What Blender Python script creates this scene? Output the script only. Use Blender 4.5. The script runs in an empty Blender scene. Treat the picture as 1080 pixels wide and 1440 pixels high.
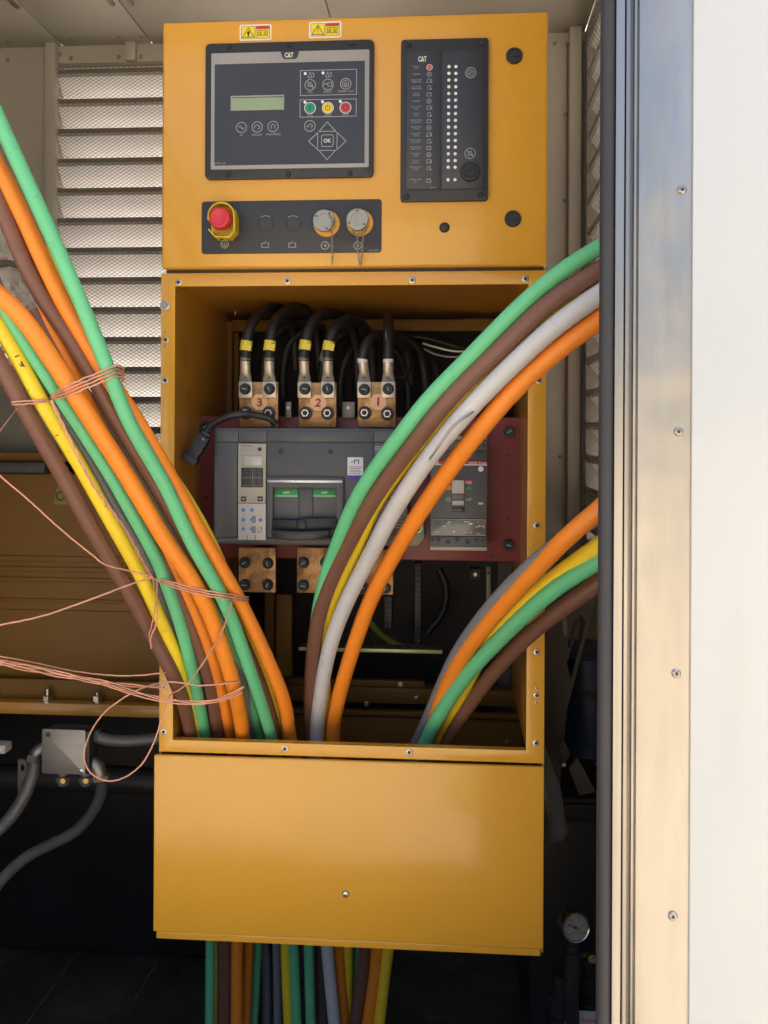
import bpy, bmesh, math, random
from mathutils import Vector, Matrix
from mathutils.geometry import tessellate_polygon
random.seed(7)
R = math.radians
sc = bpy.context.scene
COL = sc.collection

# ------------------------------------------------------------------ camera
FPX, PXC, PYC = 1300.0, 540.0, 607.0        # focal length and principal point in 1080x1440 pixels
YAW, ROLL, DIST, ZC = R(4.289), R(0.282), 1.545, 1.40
cd = bpy.data.cameras.new('camera'); cam = bpy.data.objects.new('camera', cd); COL.objects.link(cam)
cd.sensor_width = 36; cd.lens = FPX / 1440 * 36
cd.shift_y = -(720 - PYC) / 1440
cd.clip_start, cd.clip_end = 0.05, 2000
cam.matrix_world = Matrix.Translation((0, -DIST, ZC)) @ Matrix.Rotation(YAW, 4, 'Z') @ Matrix.Rotation(R(90), 4, 'X') @ Matrix.Rotation(ROLL, 4, 'Z')
sc.camera = cam

# ------------------------------------------------------------------ light
SUN_EL, SUN_AZ = R(60), R(30)               # behind the container, a little to the right
w = bpy.data.worlds.new('World'); sc.world = w; w.use_nodes = True
nt = w.node_tree; nt.nodes.clear()
sky = nt.nodes.new('ShaderNodeTexSky'); sky.sky_type = 'NISHITA'; sky.sun_disc = False
sky.sun_elevation = SUN_EL; sky.sun_rotation = SUN_AZ; sky.dust_density = 10.0; sky.air_density = 1.0; sky.ozone_density = 0.6
bg = nt.nodes.new('ShaderNodeBackground'); bg.inputs[1].default_value = 0.15
wo = nt.nodes.new('ShaderNodeOutputWorld')
nt.links.new(sky.outputs[0], bg.inputs[0]); nt.links.new(bg.outputs[0], wo.inputs[0])
sd = bpy.data.lights.new('sun', 'SUN'); sd.energy = 3.4; sd.angle = R(0.53); sd.color = (1, 0.965, 0.91)
sun = bpy.data.objects.new('sun', sd); COL.objects.link(sun)
tosun = Vector((math.sin(SUN_AZ) * math.cos(SUN_EL), math.cos(SUN_AZ) * math.cos(SUN_EL), math.sin(SUN_EL)))
sun.rotation_euler = tosun.to_track_quat('Z', 'Y').to_euler(); sun.location = (0, 0, 6)
vs = sc.view_settings
vs.view_transform = 'Standard'; vs.look = 'None'; vs.exposure = 1.84; vs.gamma = 1; vs.use_curve_mapping = False
sc.render.engine = 'CYCLES'
sc.cycles.max_bounces = 10; sc.cycles.diffuse_bounces = 6; sc.cycles.glossy_bounces = 4
sc.cycles.sample_clamp_indirect = 6
sc.cycles.use_denoising = True

# ------------------------------------------------------------------ pixel -> place
cy, sy_ = math.cos(YAW), math.sin(YAW); cr, sr = math.cos(ROLL), math.sin(ROLL)
def ray(x, y):
    dx, dy = x - PXC, y - PYC
    U = (cr * dx + sr * dy) / FPX; V = (-sr * dx + cr * dy) / FPX
    return Vector((-sy_ + cy * U, cy + sy_ * U, -V))
CAM = Vector((0, -DIST, ZC))
def at(x, y, Y):
    d = ray(x, y); return CAM + d * ((Y + DIST) / d.y)
def atz(x, y, Z):
    d = ray(x, y); return CAM + d * ((Z - ZC) / d.z)
def atx(x, y, X):
    d = ray(x, y); return CAM + d * (X / d.x)
def rect(x0, y0, x1, y1, Y):
    xm, ym = (x0 + x1) / 2, (y0 + y1) / 2
    return at(x0, ym, Y).x, at(x1, ym, Y).x, at(xm, y1, Y).z, at(xm, y0, Y).z
def mpx(Y): return (Y + DIST) / FPX           # metres per pixel at depth Y

# ------------------------------------------------------------------ materials
MATS = {}
def mat(name, col, rough=0.5, metal=0.0, var=0.08, scale=8.0, bump=0.0, bscale=60.0, coat=0.0, spec=0.5, dirt=None, dirt_amt=0.0, dscale=14.0, dlo=0.56, stretch=None, rvar=0.08, emit=0.0, wob=0.0, wscale=5.0):
    if name in MATS: return MATS[name]
    m = bpy.data.materials.new(name); m.use_nodes = True
    n = m.node_tree.nodes; l = m.node_tree.links
    b = n['Principled BSDF']
    b.inputs['Metallic'].default_value = metal
    b.inputs['Specular IOR Level'].default_value = spec
    b.inputs['Coat Weight'].default_value = coat
    b.inputs['Coat Roughness'].default_value = 0.12
    tc = n.new('ShaderNodeTexCoord'); mp = n.new('ShaderNodeMapping')
    l.new(tc.outputs['Object'], mp.inputs[0])
    if stretch: mp.inputs['Scale'].default_value = stretch
    nz = n.new('ShaderNodeTexNoise'); nz.inputs['Scale'].default_value = scale; nz.inputs['Detail'].default_value = 6
    l.new(mp.outputs[0], nz.inputs['Vector'])
    hi = [min(1, c * (1 + var)) for c in col]; lo = [c * (1 - var) for c in col]
    mx = n.new('ShaderNodeMix'); mx.data_type = 'RGBA'
    mr = n.new('ShaderNodeMapRange'); mr.inputs[1].default_value = 0.3; mr.inputs[2].default_value = 0.7
    l.new(nz.outputs['Fac'], mr.inputs[0]); l.new(mr.outputs[0], mx.inputs['Factor'])
    mx.inputs[6].default_value = (*lo, 1); mx.inputs[7].default_value = (*hi, 1)
    outc = mx.outputs[2]
    if dirt:
        n2 = n.new('ShaderNodeTexNoise'); n2.inputs['Scale'].default_value = dscale; n2.inputs['Detail'].default_value = 8; n2.inputs['Roughness'].default_value = 0.7
        l.new(mp.outputs[0], n2.inputs['Vector'])
        r2 = n.new('ShaderNodeMapRange'); r2.inputs[1].default_value = dlo; r2.inputs[2].default_value = dlo + 0.16; r2.inputs[4].default_value = dirt_amt
        l.new(n2.outputs['Fac'], r2.inputs[0])
        m2 = n.new('ShaderNodeMix'); m2.data_type = 'RGBA'
        l.new(r2.outputs[0], m2.inputs['Factor']); l.new(outc, m2.inputs[6]); m2.inputs[7].default_value = (*dirt, 1)
        outc = m2.outputs[2]
    l.new(outc, b.inputs['Base Color'])
    r3 = n.new('ShaderNodeMapRange'); r3.inputs[3].default_value = max(0.02, rough - rvar); r3.inputs[4].default_value = min(1, rough + rvar)
    n3 = n.new('ShaderNodeTexNoise'); n3.inputs['Scale'].default_value = scale * 2.3; n3.inputs['Detail'].default_value = 5
    l.new(mp.outputs[0], n3.inputs['Vector']); l.new(n3.outputs['Fac'], r3.inputs[0]); l.new(r3.outputs[0], b.inputs['Roughness'])
    if bump:
        bp = n.new('ShaderNodeBump'); bp.inputs['Strength'].default_value = bump; bp.inputs['Distance'].default_value = 0.002
        n4 = n.new('ShaderNodeTexNoise'); n4.inputs['Scale'].default_value = bscale; n4.inputs['Detail'].default_value = 4
        l.new(mp.outputs[0], n4.inputs['Vector']); l.new(n4.outputs['Fac'], bp.inputs['Height']); l.new(bp.outputs[0], b.inputs['Normal'])
        if wob:
            b2 = n.new('ShaderNodeBump'); b2.inputs['Strength'].default_value = 1.0; b2.inputs['Distance'].default_value = wob
            n5 = n.new('ShaderNodeTexNoise'); n5.inputs['Scale'].default_value = wscale; n5.inputs['Detail'].default_value = 2
            l.new(tc.outputs['Object'], n5.inputs['Vector']); l.new(n5.outputs['Fac'], b2.inputs['Height']); l.new(b2.outputs[0], bp.inputs['Normal'])
            l.new(b2.outputs[0], b.inputs['Coat Normal'])
    if emit:
        b.inputs['Emission Color'].default_value = (*col, 1); b.inputs['Emission Strength'].default_value = emit
    MATS[name] = m; return m

YEL = mat('yellow_paint', (0.72, 0.365, 0.034), 0.30, var=0.03, scale=3, bump=0.04, bscale=260, wob=0.004, wscale=4, coat=0.5, dirt=(0.34, 0.15, 0.02), dirt_amt=0.09, dscale=45)
YELI = mat('yellow_paint_shaded_dusty', (0.46, 0.215, 0.026), 0.36, var=0.06, scale=6, bump=0.04, bscale=200, coat=0.3, dirt=(0.2, 0.1, 0.02), dirt_amt=0.4, dscale=9)  # cabinet yellow darkened to paint in the shade inside, plus dust patches
YELD = mat('yellow_paint_shaded_grimy', (0.17, 0.083, 0.013), 0.45, spec=0.25, var=0.08, scale=6, bump=0.06, bscale=160, dirt=(0.10, 0.06, 0.02), dirt_amt=0.5, dscale=9)  # yellow darkened further to paint in deep shade, plus grime patches
BLK = mat('black_plastic', (0.020, 0.021, 0.023), 0.45, var=0.15, bump=0.04, bscale=400)
BEZ = mat('bezel_plastic', (0.026, 0.027, 0.031), 0.5, var=0.1, bump=0.05, bscale=500)
NAVY = mat('navy_overlay', (0.036, 0.041, 0.053), 0.42, var=0.06)
CHAR = mat('charcoal_plate', (0.040, 0.041, 0.045), 0.5, var=0.06)
GREYP = mat('grey_overlay', (0.34, 0.338, 0.335), 0.45, var=0.04)
WHT = mat('white_print', (0.72, 0.73, 0.74), 0.5, var=0.03)
LGT = mat('pale_print', (0.36, 0.37, 0.40), 0.5, var=0.03)
LEDW = mat('white_lens', (0.86, 0.88, 0.9), 0.3, var=0.02)
LCD = mat('lcd_glass', (0.27, 0.36, 0.19), 0.2, var=0.05, coat=0.6)
GRN = mat('green_key', (0.02, 0.27, 0.16), 0.4, var=0.05)
YLK = mat('yellow_key', (0.82, 0.58, 0.02), 0.4, var=0.05)
REDK = mat('red_key', (0.52, 0.045, 0.07), 0.4, var=0.05)
ESTOP = mat('red_mushroom', (0.62, 0.030, 0.045), 0.38, var=0.05, bump=0.03)
SHR = mat('yellow_shroud', (0.72, 0.50, 0.02), 0.35, var=0.05)
LABY = mat('label_yellow', (0.85, 0.68, 0.02), 0.45, var=0.03)
LABR = mat('label_red', (0.62, 0.06, 0.03), 0.45, var=0.03)
LABW = mat('label_white', (0.78, 0.77, 0.74), 0.5, var=0.04)
LABB = mat('label_blue', (0.06, 0.05, 0.30), 0.5, var=0.04)
INK = mat('black_ink', (0.02, 0.018, 0.012), 0.5, var=0.05)
ZINC = mat('zinc_steel', (0.55, 0.54, 0.50), 0.35, 1.0, var=0.15, scale=40)
NICK = mat('tinned_lug', (0.54, 0.49, 0.41), 0.40, 0.65, var=0.2, scale=60, dirt=(0.25, 0.2, 0.14), dirt_amt=0.5, dscale=90)
STEEL = mat('stainless_plate', (0.25, 0.248, 0.245), 0.5, 1.0, var=0.08, scale=10, stretch=(1, 1, 14))
ALU = mat('aluminium_jamb', (0.43, 0.41, 0.37), 0.36, 1.0, var=0.05, scale=6, bump=0.06, bscale=55, dirt=(0.31, 0.295, 0.265), dirt_amt=0.38, dscale=3.2, dlo=0.48, rvar=0.14, stretch=(3.5, 1, .55), wob=0.006, wscale=7)
ALU2 = mat('aluminium_trim', (0.38, 0.365, 0.335), 0.32, 1.0, var=0.1, scale=9, rvar=0.1, stretch=(6, 1, .3), bump=0.05, bscale=40)
COPB = mat('copper_busbar', (0.46, 0.26, 0.11), 0.44, 0.7, var=0.35, scale=45, dirt=(0.17, 0.095, 0.04), dirt_amt=0.85, dscale=34, dlo=0.46)
COPW = mat('copper_wire', (0.70, 0.36, 0.245), 0.42, 0.35, var=0.15, scale=80)
REDPL = mat('maroon_plate', (0.22, 0.042, 0.042), 0.42, var=0.12, scale=9, bump=0.05, bscale=200)
BRK = mat('breaker_grey', (0.084, 0.091, 0.097), 0.45, var=0.06, scale=6, bump=0.04, bscale=500)
BRKD = mat('breaker_dark', (0.028, 0.031, 0.035), 0.42, var=0.1, bump=0.03, bscale=500)
BEIGE = mat('trip_unit_beige', (0.42, 0.39, 0.32), 0.5, var=0.05)
BONE = mat('bone_plastic', (0.52, 0.50, 0.44), 0.45, var=0.05)
GRNW = mat('green_flag', (0.01, 0.30, 0.06), 0.4, var=0.05)
PGRN = mat('pale_green_trim', (0.25, 0.55, 0.30), 0.4)
BLUD = mat('blue_dial', (0.13, 0.24, 0.55), 0.45)
ORS = mat('orange_paper', (0.90, 0.56, 0.31), 0.7, var=0.06, bump=0.05)
REDI = mat('red_marker', (0.48, 0.025, 0.03), 0.6, var=0.25, scale=90)
RUB = mat('black_rubber_sheath', (0.016, 0.016, 0.017), 0.5, var=0.25, scale=30, bump=0.1, bscale=120)
TAPEY = mat('yellow_marker', (0.78, 0.66, 0.06), 0.45, var=0.05)
GASK = mat('gasket_rubber', (0.030, 0.032, 0.036), 0.55, var=0.2, scale=3, bump=0.05, bscale=150)
WHTW = mat('white_wall_paint', (0.525, 0.555, 0.545), 0.22, var=0.02, scale=2.5, coat=0.25, bump=0.02, bscale=300, wob=0.006, wscale=2.5, dirt=(0.55, 0.54, 0.50), dirt_amt=0.25, dscale=5)
WALL = mat('grey_lining', (0.51, 0.49, 0.435), 0.38, var=0.06, scale=3, bump=0.03, bscale=10, rvar=0.1)
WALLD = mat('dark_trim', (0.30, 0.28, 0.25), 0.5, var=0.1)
SLAT = mat('louver_slat', (0.72, 0.715, 0.71), 0.45, var=0.04, scale=4)
WIREM = mat('galvanised_mesh', (0.16, 0.145, 0.125), 0.5, 0.3, var=0.1)
FLR = mat('black_floor_plate', (0.058, 0.060, 0.050), 0.5, var=0.35, scale=5, bump=0.2, bscale=30, dirt=(0.13, 0.13, 0.115), dirt_amt=0.7, dscale=7, dlo=.50)
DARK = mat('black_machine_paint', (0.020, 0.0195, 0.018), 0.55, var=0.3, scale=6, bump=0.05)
OLIVE = mat('olive_grey_paint', (0.075, 0.066, 0.052), 0.5, var=0.1, scale=6)
GREENG = mat('grey_green_sheet', (0.17, 0.17, 0.14), 0.5, var=0.1)
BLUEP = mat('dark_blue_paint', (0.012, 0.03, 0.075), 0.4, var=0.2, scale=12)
FOIL = mat('silver_foil', (0.70, 0.70, 0.69), 0.36, 0.6, var=0.12, scale=25, bump=0.5, bscale=40)
CONG = mat('conduit_grey', (0.075, 0.076, 0.074), 0.36, var=0.1, scale=30)
BRASS = mat('brass_fitting', (0.45, 0.32, 0.12), 0.35, 0.9, var=0.2, scale=30)
GCAP = mat('grey_cast_cap', (0.33, 0.34, 0.31), 0.5, 0.25, var=0.1, scale=60, bump=0.06, bscale=200)
DIAL = mat('gauge_dial', (0.24, 0.24, 0.235), 0.45, var=0.03)
SAND = mat('sandy_ground', (0.32, 0.278, 0.222), 0.9, var=0.25, scale=0.8, bump=0.3, bscale=12)
BANK = mat('dry_bank', (0.25, 0.21, 0.15), 0.95, var=0.3, scale=0.15)
GRASS = mat('grass_green', (0.27, 0.34, 0.05), 0.8, var=0.35, scale=3)
OLIVEB = mat('olive_bracket', (0.22, 0.21, 0.15), 0.45, 0.3, var=0.1)
CSP = dict(rough=0.47, var=0.05, scale=9, bump=0.05, bscale=140, rvar=0.06)
CABC = {
 'green': mat('green_sheath', (0.135, 0.55, 0.26), dirt=(0.05, 0.20, 0.09), dirt_amt=0.35, dscale=60, **CSP),
 'orange': mat('orange_sheath', (0.88, 0.265, 0.022), dirt=(0.45, 0.12, 0.02), dirt_amt=0.3, dscale=60, **CSP),
 'brown': mat('brown_sheath', (0.178, 0.082, 0.054), dirt=(0.07, 0.035, 0.025), dirt_amt=0.4, dscale=50, **CSP),
 'yellow': mat('yellow_sheath', (0.88, 0.64, 0.028), dirt=(0.16, 0.11, 0.02), dirt_amt=0.5, dscale=70, dlo=.60, **CSP),
 'grey': mat('grey_sheath', (0.20, 0.205, 0.215), dirt=(0.1, 0.1, 0.1), dirt_amt=0.3, dscale=60, **CSP),
 'white': mat('white_sheath', (0.56, 0.57, 0.575), dirt=(0.30, 0.28, 0.25), dirt_amt=0.4, dscale=60, **CSP),
}

# ------------------------------------------------------------------ building helpers
class _Org(dict):
    def __getitem__(s, k): return dict.__getitem__(s, k.name)
    def __setitem__(s, k, v): dict.__setitem__(s, k.name, v)
ORG = _Org()
class MB:
    def __init__(s): s.v = []; s.f = []
    def add(s, vs, fs):
        o = len(s.v); s.v += [Vector(p) for p in vs]; s.f += [tuple(i + o for i in f) for f in fs]; return s
    def box(s, x0, x1, y0, y1, z0, z1):
        x0, x1 = sorted((x0, x1)); y0, y1 = sorted((y0, y1)); z0, z1 = sorted((z0, z1))
        return s.add([(x0,y0,z0),(x1,y0,z0),(x1,y1,z0),(x0,y1,z0),(x0,y0,z1),(x1,y0,z1),(x1,y1,z1),(x0,y1,z1)],
                     [(3,2,1,0),(4,5,6,7),(0,1,5,4),(1,2,6,5),(2,3,7,6),(3,0,4,7)])
    def obox(s, c, ax, ay, az):
        c, ax, ay, az = Vector(c), Vector(ax), Vector(ay), Vector(az)
        P = [c + i*ax + j*ay + k*az for k in (-1,1) for i, j in ((-1,-1),(1,-1),(1,1),(-1,1))]
        return s.add(P, [(3,2,1,0),(4,5,6,7),(0,1,5,4),(1,2,6,5),(2,3,7,6),(3,0,4,7)])
    def prism(s, poly, y0, y1, holes=()):
        y0, y1 = min(y0, y1), max(y0, y1)
        loops = [list(poly)] + [list(h) for h in holes]
        allp = [p for lp in loops for p in lp]; n = len(allp)
        if holes: tris = tessellate_polygon([[Vector((p[0], p[1], 0)) for p in lp] for lp in loops])
        else: tris = [tuple(range(n))]
        V = [(p[0], y0, p[1]) for p in allp] + [(p[0], y1, p[1]) for p in allp]
        F = [tuple(t) for t in tris] + [tuple(i + n for i in reversed(t)) for t in tris]
        k = 0
        for lp in loops:
            m = len(lp)
            for i in range(m):
                a, b = k + i, k + (i + 1) % m
                F.append((a, b, b + n, a + n))
            k += m
        return s.add(V, F)
    def lathe(s, c, axis, prof, n=24, cap=True):
        c = Vector(c); q = Vector(axis).normalized().to_track_quat('Z', 'Y'); V = []; F = []
        for r, h in prof:
            for i in range(n):
                a = 2*math.pi*i/n
                V.append(c + q @ Vector((r*math.cos(a), r*math.sin(a), h)))
        for k in range(len(prof)-1):
            for i in range(n):
                j = (i+1) % n
                F.append((k*n+i, k*n+j, (k+1)*n+j, (k+1)*n+i))
        if cap:
            F.append(tuple(reversed(range(n)))); F.append(tuple((len(prof)-1)*n+i for i in range(n)))
        return s.add(V, F)
    def cyl(s, c, axis, r, h, n=20): return s.lathe(c, axis, [(r, 0), (r, h)], n)
    def tube(s, pts, r, n=10, cap=True):
        P = [Vector(p) for p in pts]; V = []; F = []; N = len(P)
        t = (P[1]-P[0]).normalized(); u = t.orthogonal().normalized()
        for i in range(N):
            tn = (P[min(i+1, N-1)] - P[max(i-1, 0)]).normalized()
            u = (u - tn * u.dot(tn)).normalized(); b = tn.cross(u)
            rr = r[i] if isinstance(r, (list, tuple)) else r
            for k in range(n):
                a = 2*math.pi*k/n; V.append(P[i] + (u*math.cos(a) + b*math.sin(a))*rr)
        for i in range(N-1):
            for k in range(n):
                j = (k+1) % n; F.append((i*n+k, i*n+j, (i+1)*n+j, (i+1)*n+k))
        if cap: F.append(tuple(reversed(range(n)))); F.append(tuple((N-1)*n+k for k in range(n)))
        return s.add(V, F)
    def stroke(s, pts, wd, y, closed=False):        # flat printed line (x, z) on the plane y
        P = [Vector(p) for p in pts]; n = len(P); L = []; Rr = []
        for i in range(n):
            a = P[i-1] if (closed or i > 0) else None; b = P[(i+1) % n] if (closed or i < n-1) else None
            d1 = (P[i]-a).normalized() if a is not None else (b-P[i]).normalized()
            d2 = (b-P[i]).normalized() if b is not None else d1
            n1, n2 = Vector((-d1.y, d1.x)), Vector((-d2.y, d2.x)); m = n1 + n2
            m = n1 if m.length < 0.2 else m.normalized()
            k = wd/2/max(0.4, m.dot(n1)); L.append(P[i]+m*k); Rr.append(P[i]-m*k)
        V = [(p.x, y, p.y) for p in L] + [(p.x, y, p.y) for p in Rr]
        F = [(i, i+n, (i+1) % n + n, (i+1) % n) for i in range(n if closed else n-1)]
        return s.add(V, F)
    def poly(s, pts, y): return s.add([(p[0], y, p[1]) for p in pts], [tuple(range(len(pts)))])
    def ring(s, cx, cz, r, wd, y, n=20): return s.stroke([(cx+r*math.cos(2*math.pi*i/n), cz+r*math.sin(2*math.pi*i/n)) for i in range(n)], wd, y, True)
    def disc(s, cx, cz, r, y, n=16): return s.poly([(cx+r*math.cos(2*math.pi*i/n), cz+r*math.sin(2*math.pi*i/n)) for i in range(n)], y)
    def text(s, t, cx, cz, wid, hgt, y, bold=0.0, align='C'):
        V, F, (bx, by) = glyphs(t, bold)
        x0 = cx - wid/2 if align == 'C' else cx
        return s.add([(x0 + p[0]/bx*wid, y, cz - hgt/2 + p[1]/by*hgt) for p in V], F)
    def build(s, name, m, parent=None, bevel=0.0, seg=2, loc=None, smooth=True, ang=35, rot=None):
        bm = bmesh.new()
        o0 = ORG[parent] if parent else Vector(loc if loc is not None else (0, 0, 0))
        vs = [bm.verts.new(p - o0) for p in s.v]
        for f in s.f:
            try: bm.faces.new([vs[i] for i in f])
            except ValueError: pass
        closed = [f for f in bm.faces]
        bmesh.ops.recalc_face_normals(bm, faces=closed)
        if bevel:
            es = [e for e in bm.edges if len(e.link_faces) == 2 and e.calc_face_angle(0) > R(40)]
            bmesh.ops.bevel(bm, geom=es, offset=bevel, segments=seg, profile=0.5, affect='EDGES', clamp_overlap=True)
        me = bpy.data.meshes.new(name); bm.to_mesh(me); bm.free()
        if smooth: me.shade_smooth(); me.set_sharp_from_angle(angle=R(ang))
        me.materials.append(m)
        o = bpy.data.objects.new(name, me); COL.objects.link(o)
        ORG[o] = o0
        if name.split('.')[0] in ('lettering', 'pictogram', 'legend_print', 'dial_print', 'rating_print', 'label_print', 'dial_marks', 'off_lettering', 'logo_lettering', 'key_symbol'): o['kind'] = 'stuff'
        if parent: o.parent = parent
        else: o.location = o0
        return o
_G = {}
def glyphs(t, bold=0.0):
    if (t, bold) in _G: return _G[(t, bold)]
    c = bpy.data.curves.new('glyphs', 'FONT'); c.body = t; c.resolution_u = 2; c.offset = bold
    o = bpy.data.objects.new('glyphs', c); COL.objects.link(o)
    dg = bpy.context.evaluated_depsgraph_get(); me = bpy.data.meshes.new_from_object(o.evaluated_get(dg))
    V = [v.co.copy() for v in me.vertices]; F = [tuple(p.vertices) for p in me.polygons]
    bpy.data.objects.remove(o); bpy.data.curves.remove(c); bpy.data.meshes.remove(me)
    mx = min(v.x for v in V); mz = min(v.y for v in V)
    V = [(v.x - mx, v.y - mz) for v in V]
    r = (V, F, (max(v[0] for v in V), max(v[1] for v in V))); _G[(t, bold)] = r; return r
def rrect(x0, x1, z0, z1, r, n=4):
    P = []
    for cx, cz, a0 in ((x1-r, z1-r, 0), (x0+r, z1-r, 90), (x0+r, z0+r, 180), (x1-r, z0+r, 270)):
        for i in range(n+1):
            a = R(a0 + 90*i/n); P.append((cx + r*math.cos(a), cz + r*math.sin(a)))
    return P
def tag(o, label=None, cat=None, group=None, kind=None):
    if label: o['label'] = label
    if cat: o['category'] = cat
    if group: o['group'] = group
    if kind: o['kind'] = kind
    return o
def thing(name, loc, label, cat, group=None):
    o = bpy.data.objects.new(name, None); COL.objects.link(o); o.location = loc; o.empty_display_size = 0.05
    ORG[o] = Vector(loc); return tag(o, label, cat, group)
def piece(src, loc, parent, q=None, name=None, scale=None):   # one more alike piece, sharing mesh data
    o = bpy.data.objects.new(name or src.name.split('.')[0], src if isinstance(src, bpy.types.Mesh) else src.data); COL.objects.link(o)
    o.parent = parent; o.location = Vector(loc) - ORG[parent]
    if q is not None: o.rotation_mode = 'QUATERNION'; o.rotation_quaternion = q
    if scale: o.scale = (scale,)*3
    ORG[o] = Vector(loc); return o
def mesh_of(mb, name, m, bevel=0.0):
    o = mb.build(name, m, None, bevel=bevel); me = o.data; bpy.data.objects.remove(o)
    return me
def smooth_path(P, k=6):
    P = [Vector(p) for p in P]; Q = []
    E = [P[0]*2 - P[1]] + P + [P[-1]*2 - P[-2]]
    for i in range(1, len(E)-2):
        a, b, c, d = E[i-1], E[i], E[i+1], E[i+2]
        t0 = 0; t1 = t0 + max(1e-5, (b-a).length)**0.5; t2 = t1 + max(1e-5, (c-b).length)**0.5; t3 = t2 + max(1e-5, (d-c).length)**0.5
        for j in range(k):
            t = t1 + (t2-t1)*j/k
            A1 = a*((t1-t)/(t1-t0)) + b*((t-t0)/(t1-t0)); A2 = b*((t2-t)/(t2-t1)) + c*((t-t1)/(t2-t1)); A3 = c*((t3-t)/(t3-t2)) + d*((t-t2)/(t3-t2))
            B1 = A1*((t2-t)/(t2-t0)) + A2*((t-t0)/(t2-t0)); B2 = A2*((t3-t)/(t3-t1)) + A3*((t-t1)/(t3-t1))
            Q.append(B1*((t2-t)/(t2-t1)) + B2*((t-t1)/(t2-t1)))
    Q.append(P[-1]); return Q
def relax(S, step=.008, it=34):
    # resample evenly, then let the stiff cable straighten its small kinks
    L = [0]
    for a, b in zip(S, S[1:]): L.append(L[-1] + (b-a).length)
    n = int(L[-1]/step); Q = []; j = 0
    for i in range(n+1):
        t = L[-1]*i/n
        while j < len(S)-2 and L[j+1] < t: j += 1
        Q.append(S[j].lerp(S[j+1], (t-L[j])/max(1e-9, L[j+1]-L[j])))
    for _ in range(it):
        Q = [Q[0]] + [Q[i]*.5 + (Q[i-1] + Q[i+1])*.25 for i in range(1, n)] + [Q[n]]
    return Q[::2] + ([Q[-1]] if n % 2 else [])
FRONT = Vector((0, -1, 0))
QF = FRONT.to_track_quat('Z', 'Y')
def lp(x, y, Y):
    p = at(x, y, Y); return (p.x, p.z)

# ================================================================== THE SETTING
GZ = -0.20
g = MB().add([(-300,-300,GZ),(300,-300,GZ),(300,300,GZ),(-300,300,GZ)], [(0,1,2,3)]).build('ground', SAND); tag(g, kind='structure')
# unseen grass wedge added for the jamb's green reflection; low dry bank across the yard
V = []; F = []
nx = 60
for i in range(nx+1):
    x = -90 + 180*i/nx
    for k, (y, z) in enumerate(((-18, 0), (-21, 1.6), (-24, 3.0), (-29, 3.6), (-40, 3.7))):
        V.append((x, y + random.uniform(-.8, .8), GZ - 0.05 + z*(1 + 0.18*math.sin(i*.7 + k)) + (random.uniform(-.15, .15) if k else 0)))
for i in range(nx):
    for k in range(4): F.append((i*5+k, (i+1)*5+k, (i+1)*5+k+1, i*5+k+1))
b = MB().add(V, F).build('hill', BANK); tag(b, kind='structure')
V = []; F = []
for i in range(6000):
    y = random.uniform(-7.5, -3.4); x = (-y - .55)*random.uniform(.150, .186) + .17; a = random.uniform(0, 6.28); h = random.uniform(.10, .32); q = len(V)
    V += [(x, y, GZ), (x+.05*math.cos(a), y+.05*math.sin(a), GZ), (x+.02+.1*math.cos(a+1), y+.1*math.sin(a+1), GZ+h)]; F.append((q, q+1, q+2))
gr = MB().add(V, F).build('grass', GRASS, smooth=False); tag(gr, 'unseen grass tufts added to tint the jamb reflection green', 'grass', kind='stuff')

YB = 1.0                                             # back wall
ZCE = at(120, 63, YB).z                              # ceiling
XR = at(822, 300, YB).x                               # end wall
XL = -3.2
YF0, YF1 = -0.56, -0.50                              # front wall
XJ = at(845, 700, YF0).x

# floor: plates laid front to back, a gap between each
s1 = (atz(30, 1440, 0).x + atz(150, 1290, 0).x)/2; s2 = (atz(167, 1437, 0).x + atz(213, 1373, 0).x)/2
fl = MB().box(XL, XR, YF0, YB+.05, -.06, -.006).build('floor', DARK); tag(fl, kind='structure')
edges = [XL, s1-1.2, s1-.6, s1, s2, s2+.35, XR]
for a, c in zip(edges[:-1], edges[1:]):
    MB().box(a+.003, c-.003, YF0+.02, YB, -.006, 0).build('floor_plate', FLR, fl, bevel=.002)
    if XL < a < .3: MB().box(a-.0024, a+.0024, YF0+.02, YB, -.0058, -.0012).build('seam_dust', mat('seam_dust', (.10,.10,.09), .8, var=.6, scale=25), fl)
MB().box(XL, XR+.06, YF0, YF0+.08, GZ, -.061).build('sill_beam', DARK, fl)
# ceiling
ce = MB().box(XL, XR, YF1+.0, YB, ZCE+.003, ZCE+.05).build('ceiling', WALL); tag(ce, kind='structure')
xs = [XL, atz(25, 0, ZCE).x, atz(168, 0, ZCE).x, atz(458, 0, ZCE).x, XR]
for a, c in zip(xs[:-1], xs[1:]):
    MB().box(a+.002, c-.002, YF1+.001, YB-.002, ZCE-.004, ZCE+.002).build('ceiling_panel', WALL, ce, bevel=.0015)
for x in (xs[1]-.012, xs[2]-.02, xs[2]+.03):
    MB().box(x-.005, x+.005, YF1+.01, YB-.25, ZCE-.012, ZCE-.0045).build('ceiling_trim', ALU2, ce, bevel=.001)
RIV = mesh_of(MB().lathe((0,0,0), (0,0,1), [(.007,0),(.0065,.0015),(.004,.003),(.0012,.0034)], 12), 'rivet', WALLD)
for x, y in ((10, 59), (100, 54), (167, 52), (200, 52)):
    p = atz(x, y, ZCE-.004); piece(RIV, p, ce, Vector((0,0,-1)).to_track_quat('Z', 'Y'))
# roof over the whole container
rf = MB().box(XL-.06, XR+.06, YF0-.01, YB+.08, ZCE+.051, ZCE+.11).build('roof', WHTW); tag(rf, kind='structure')
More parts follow.
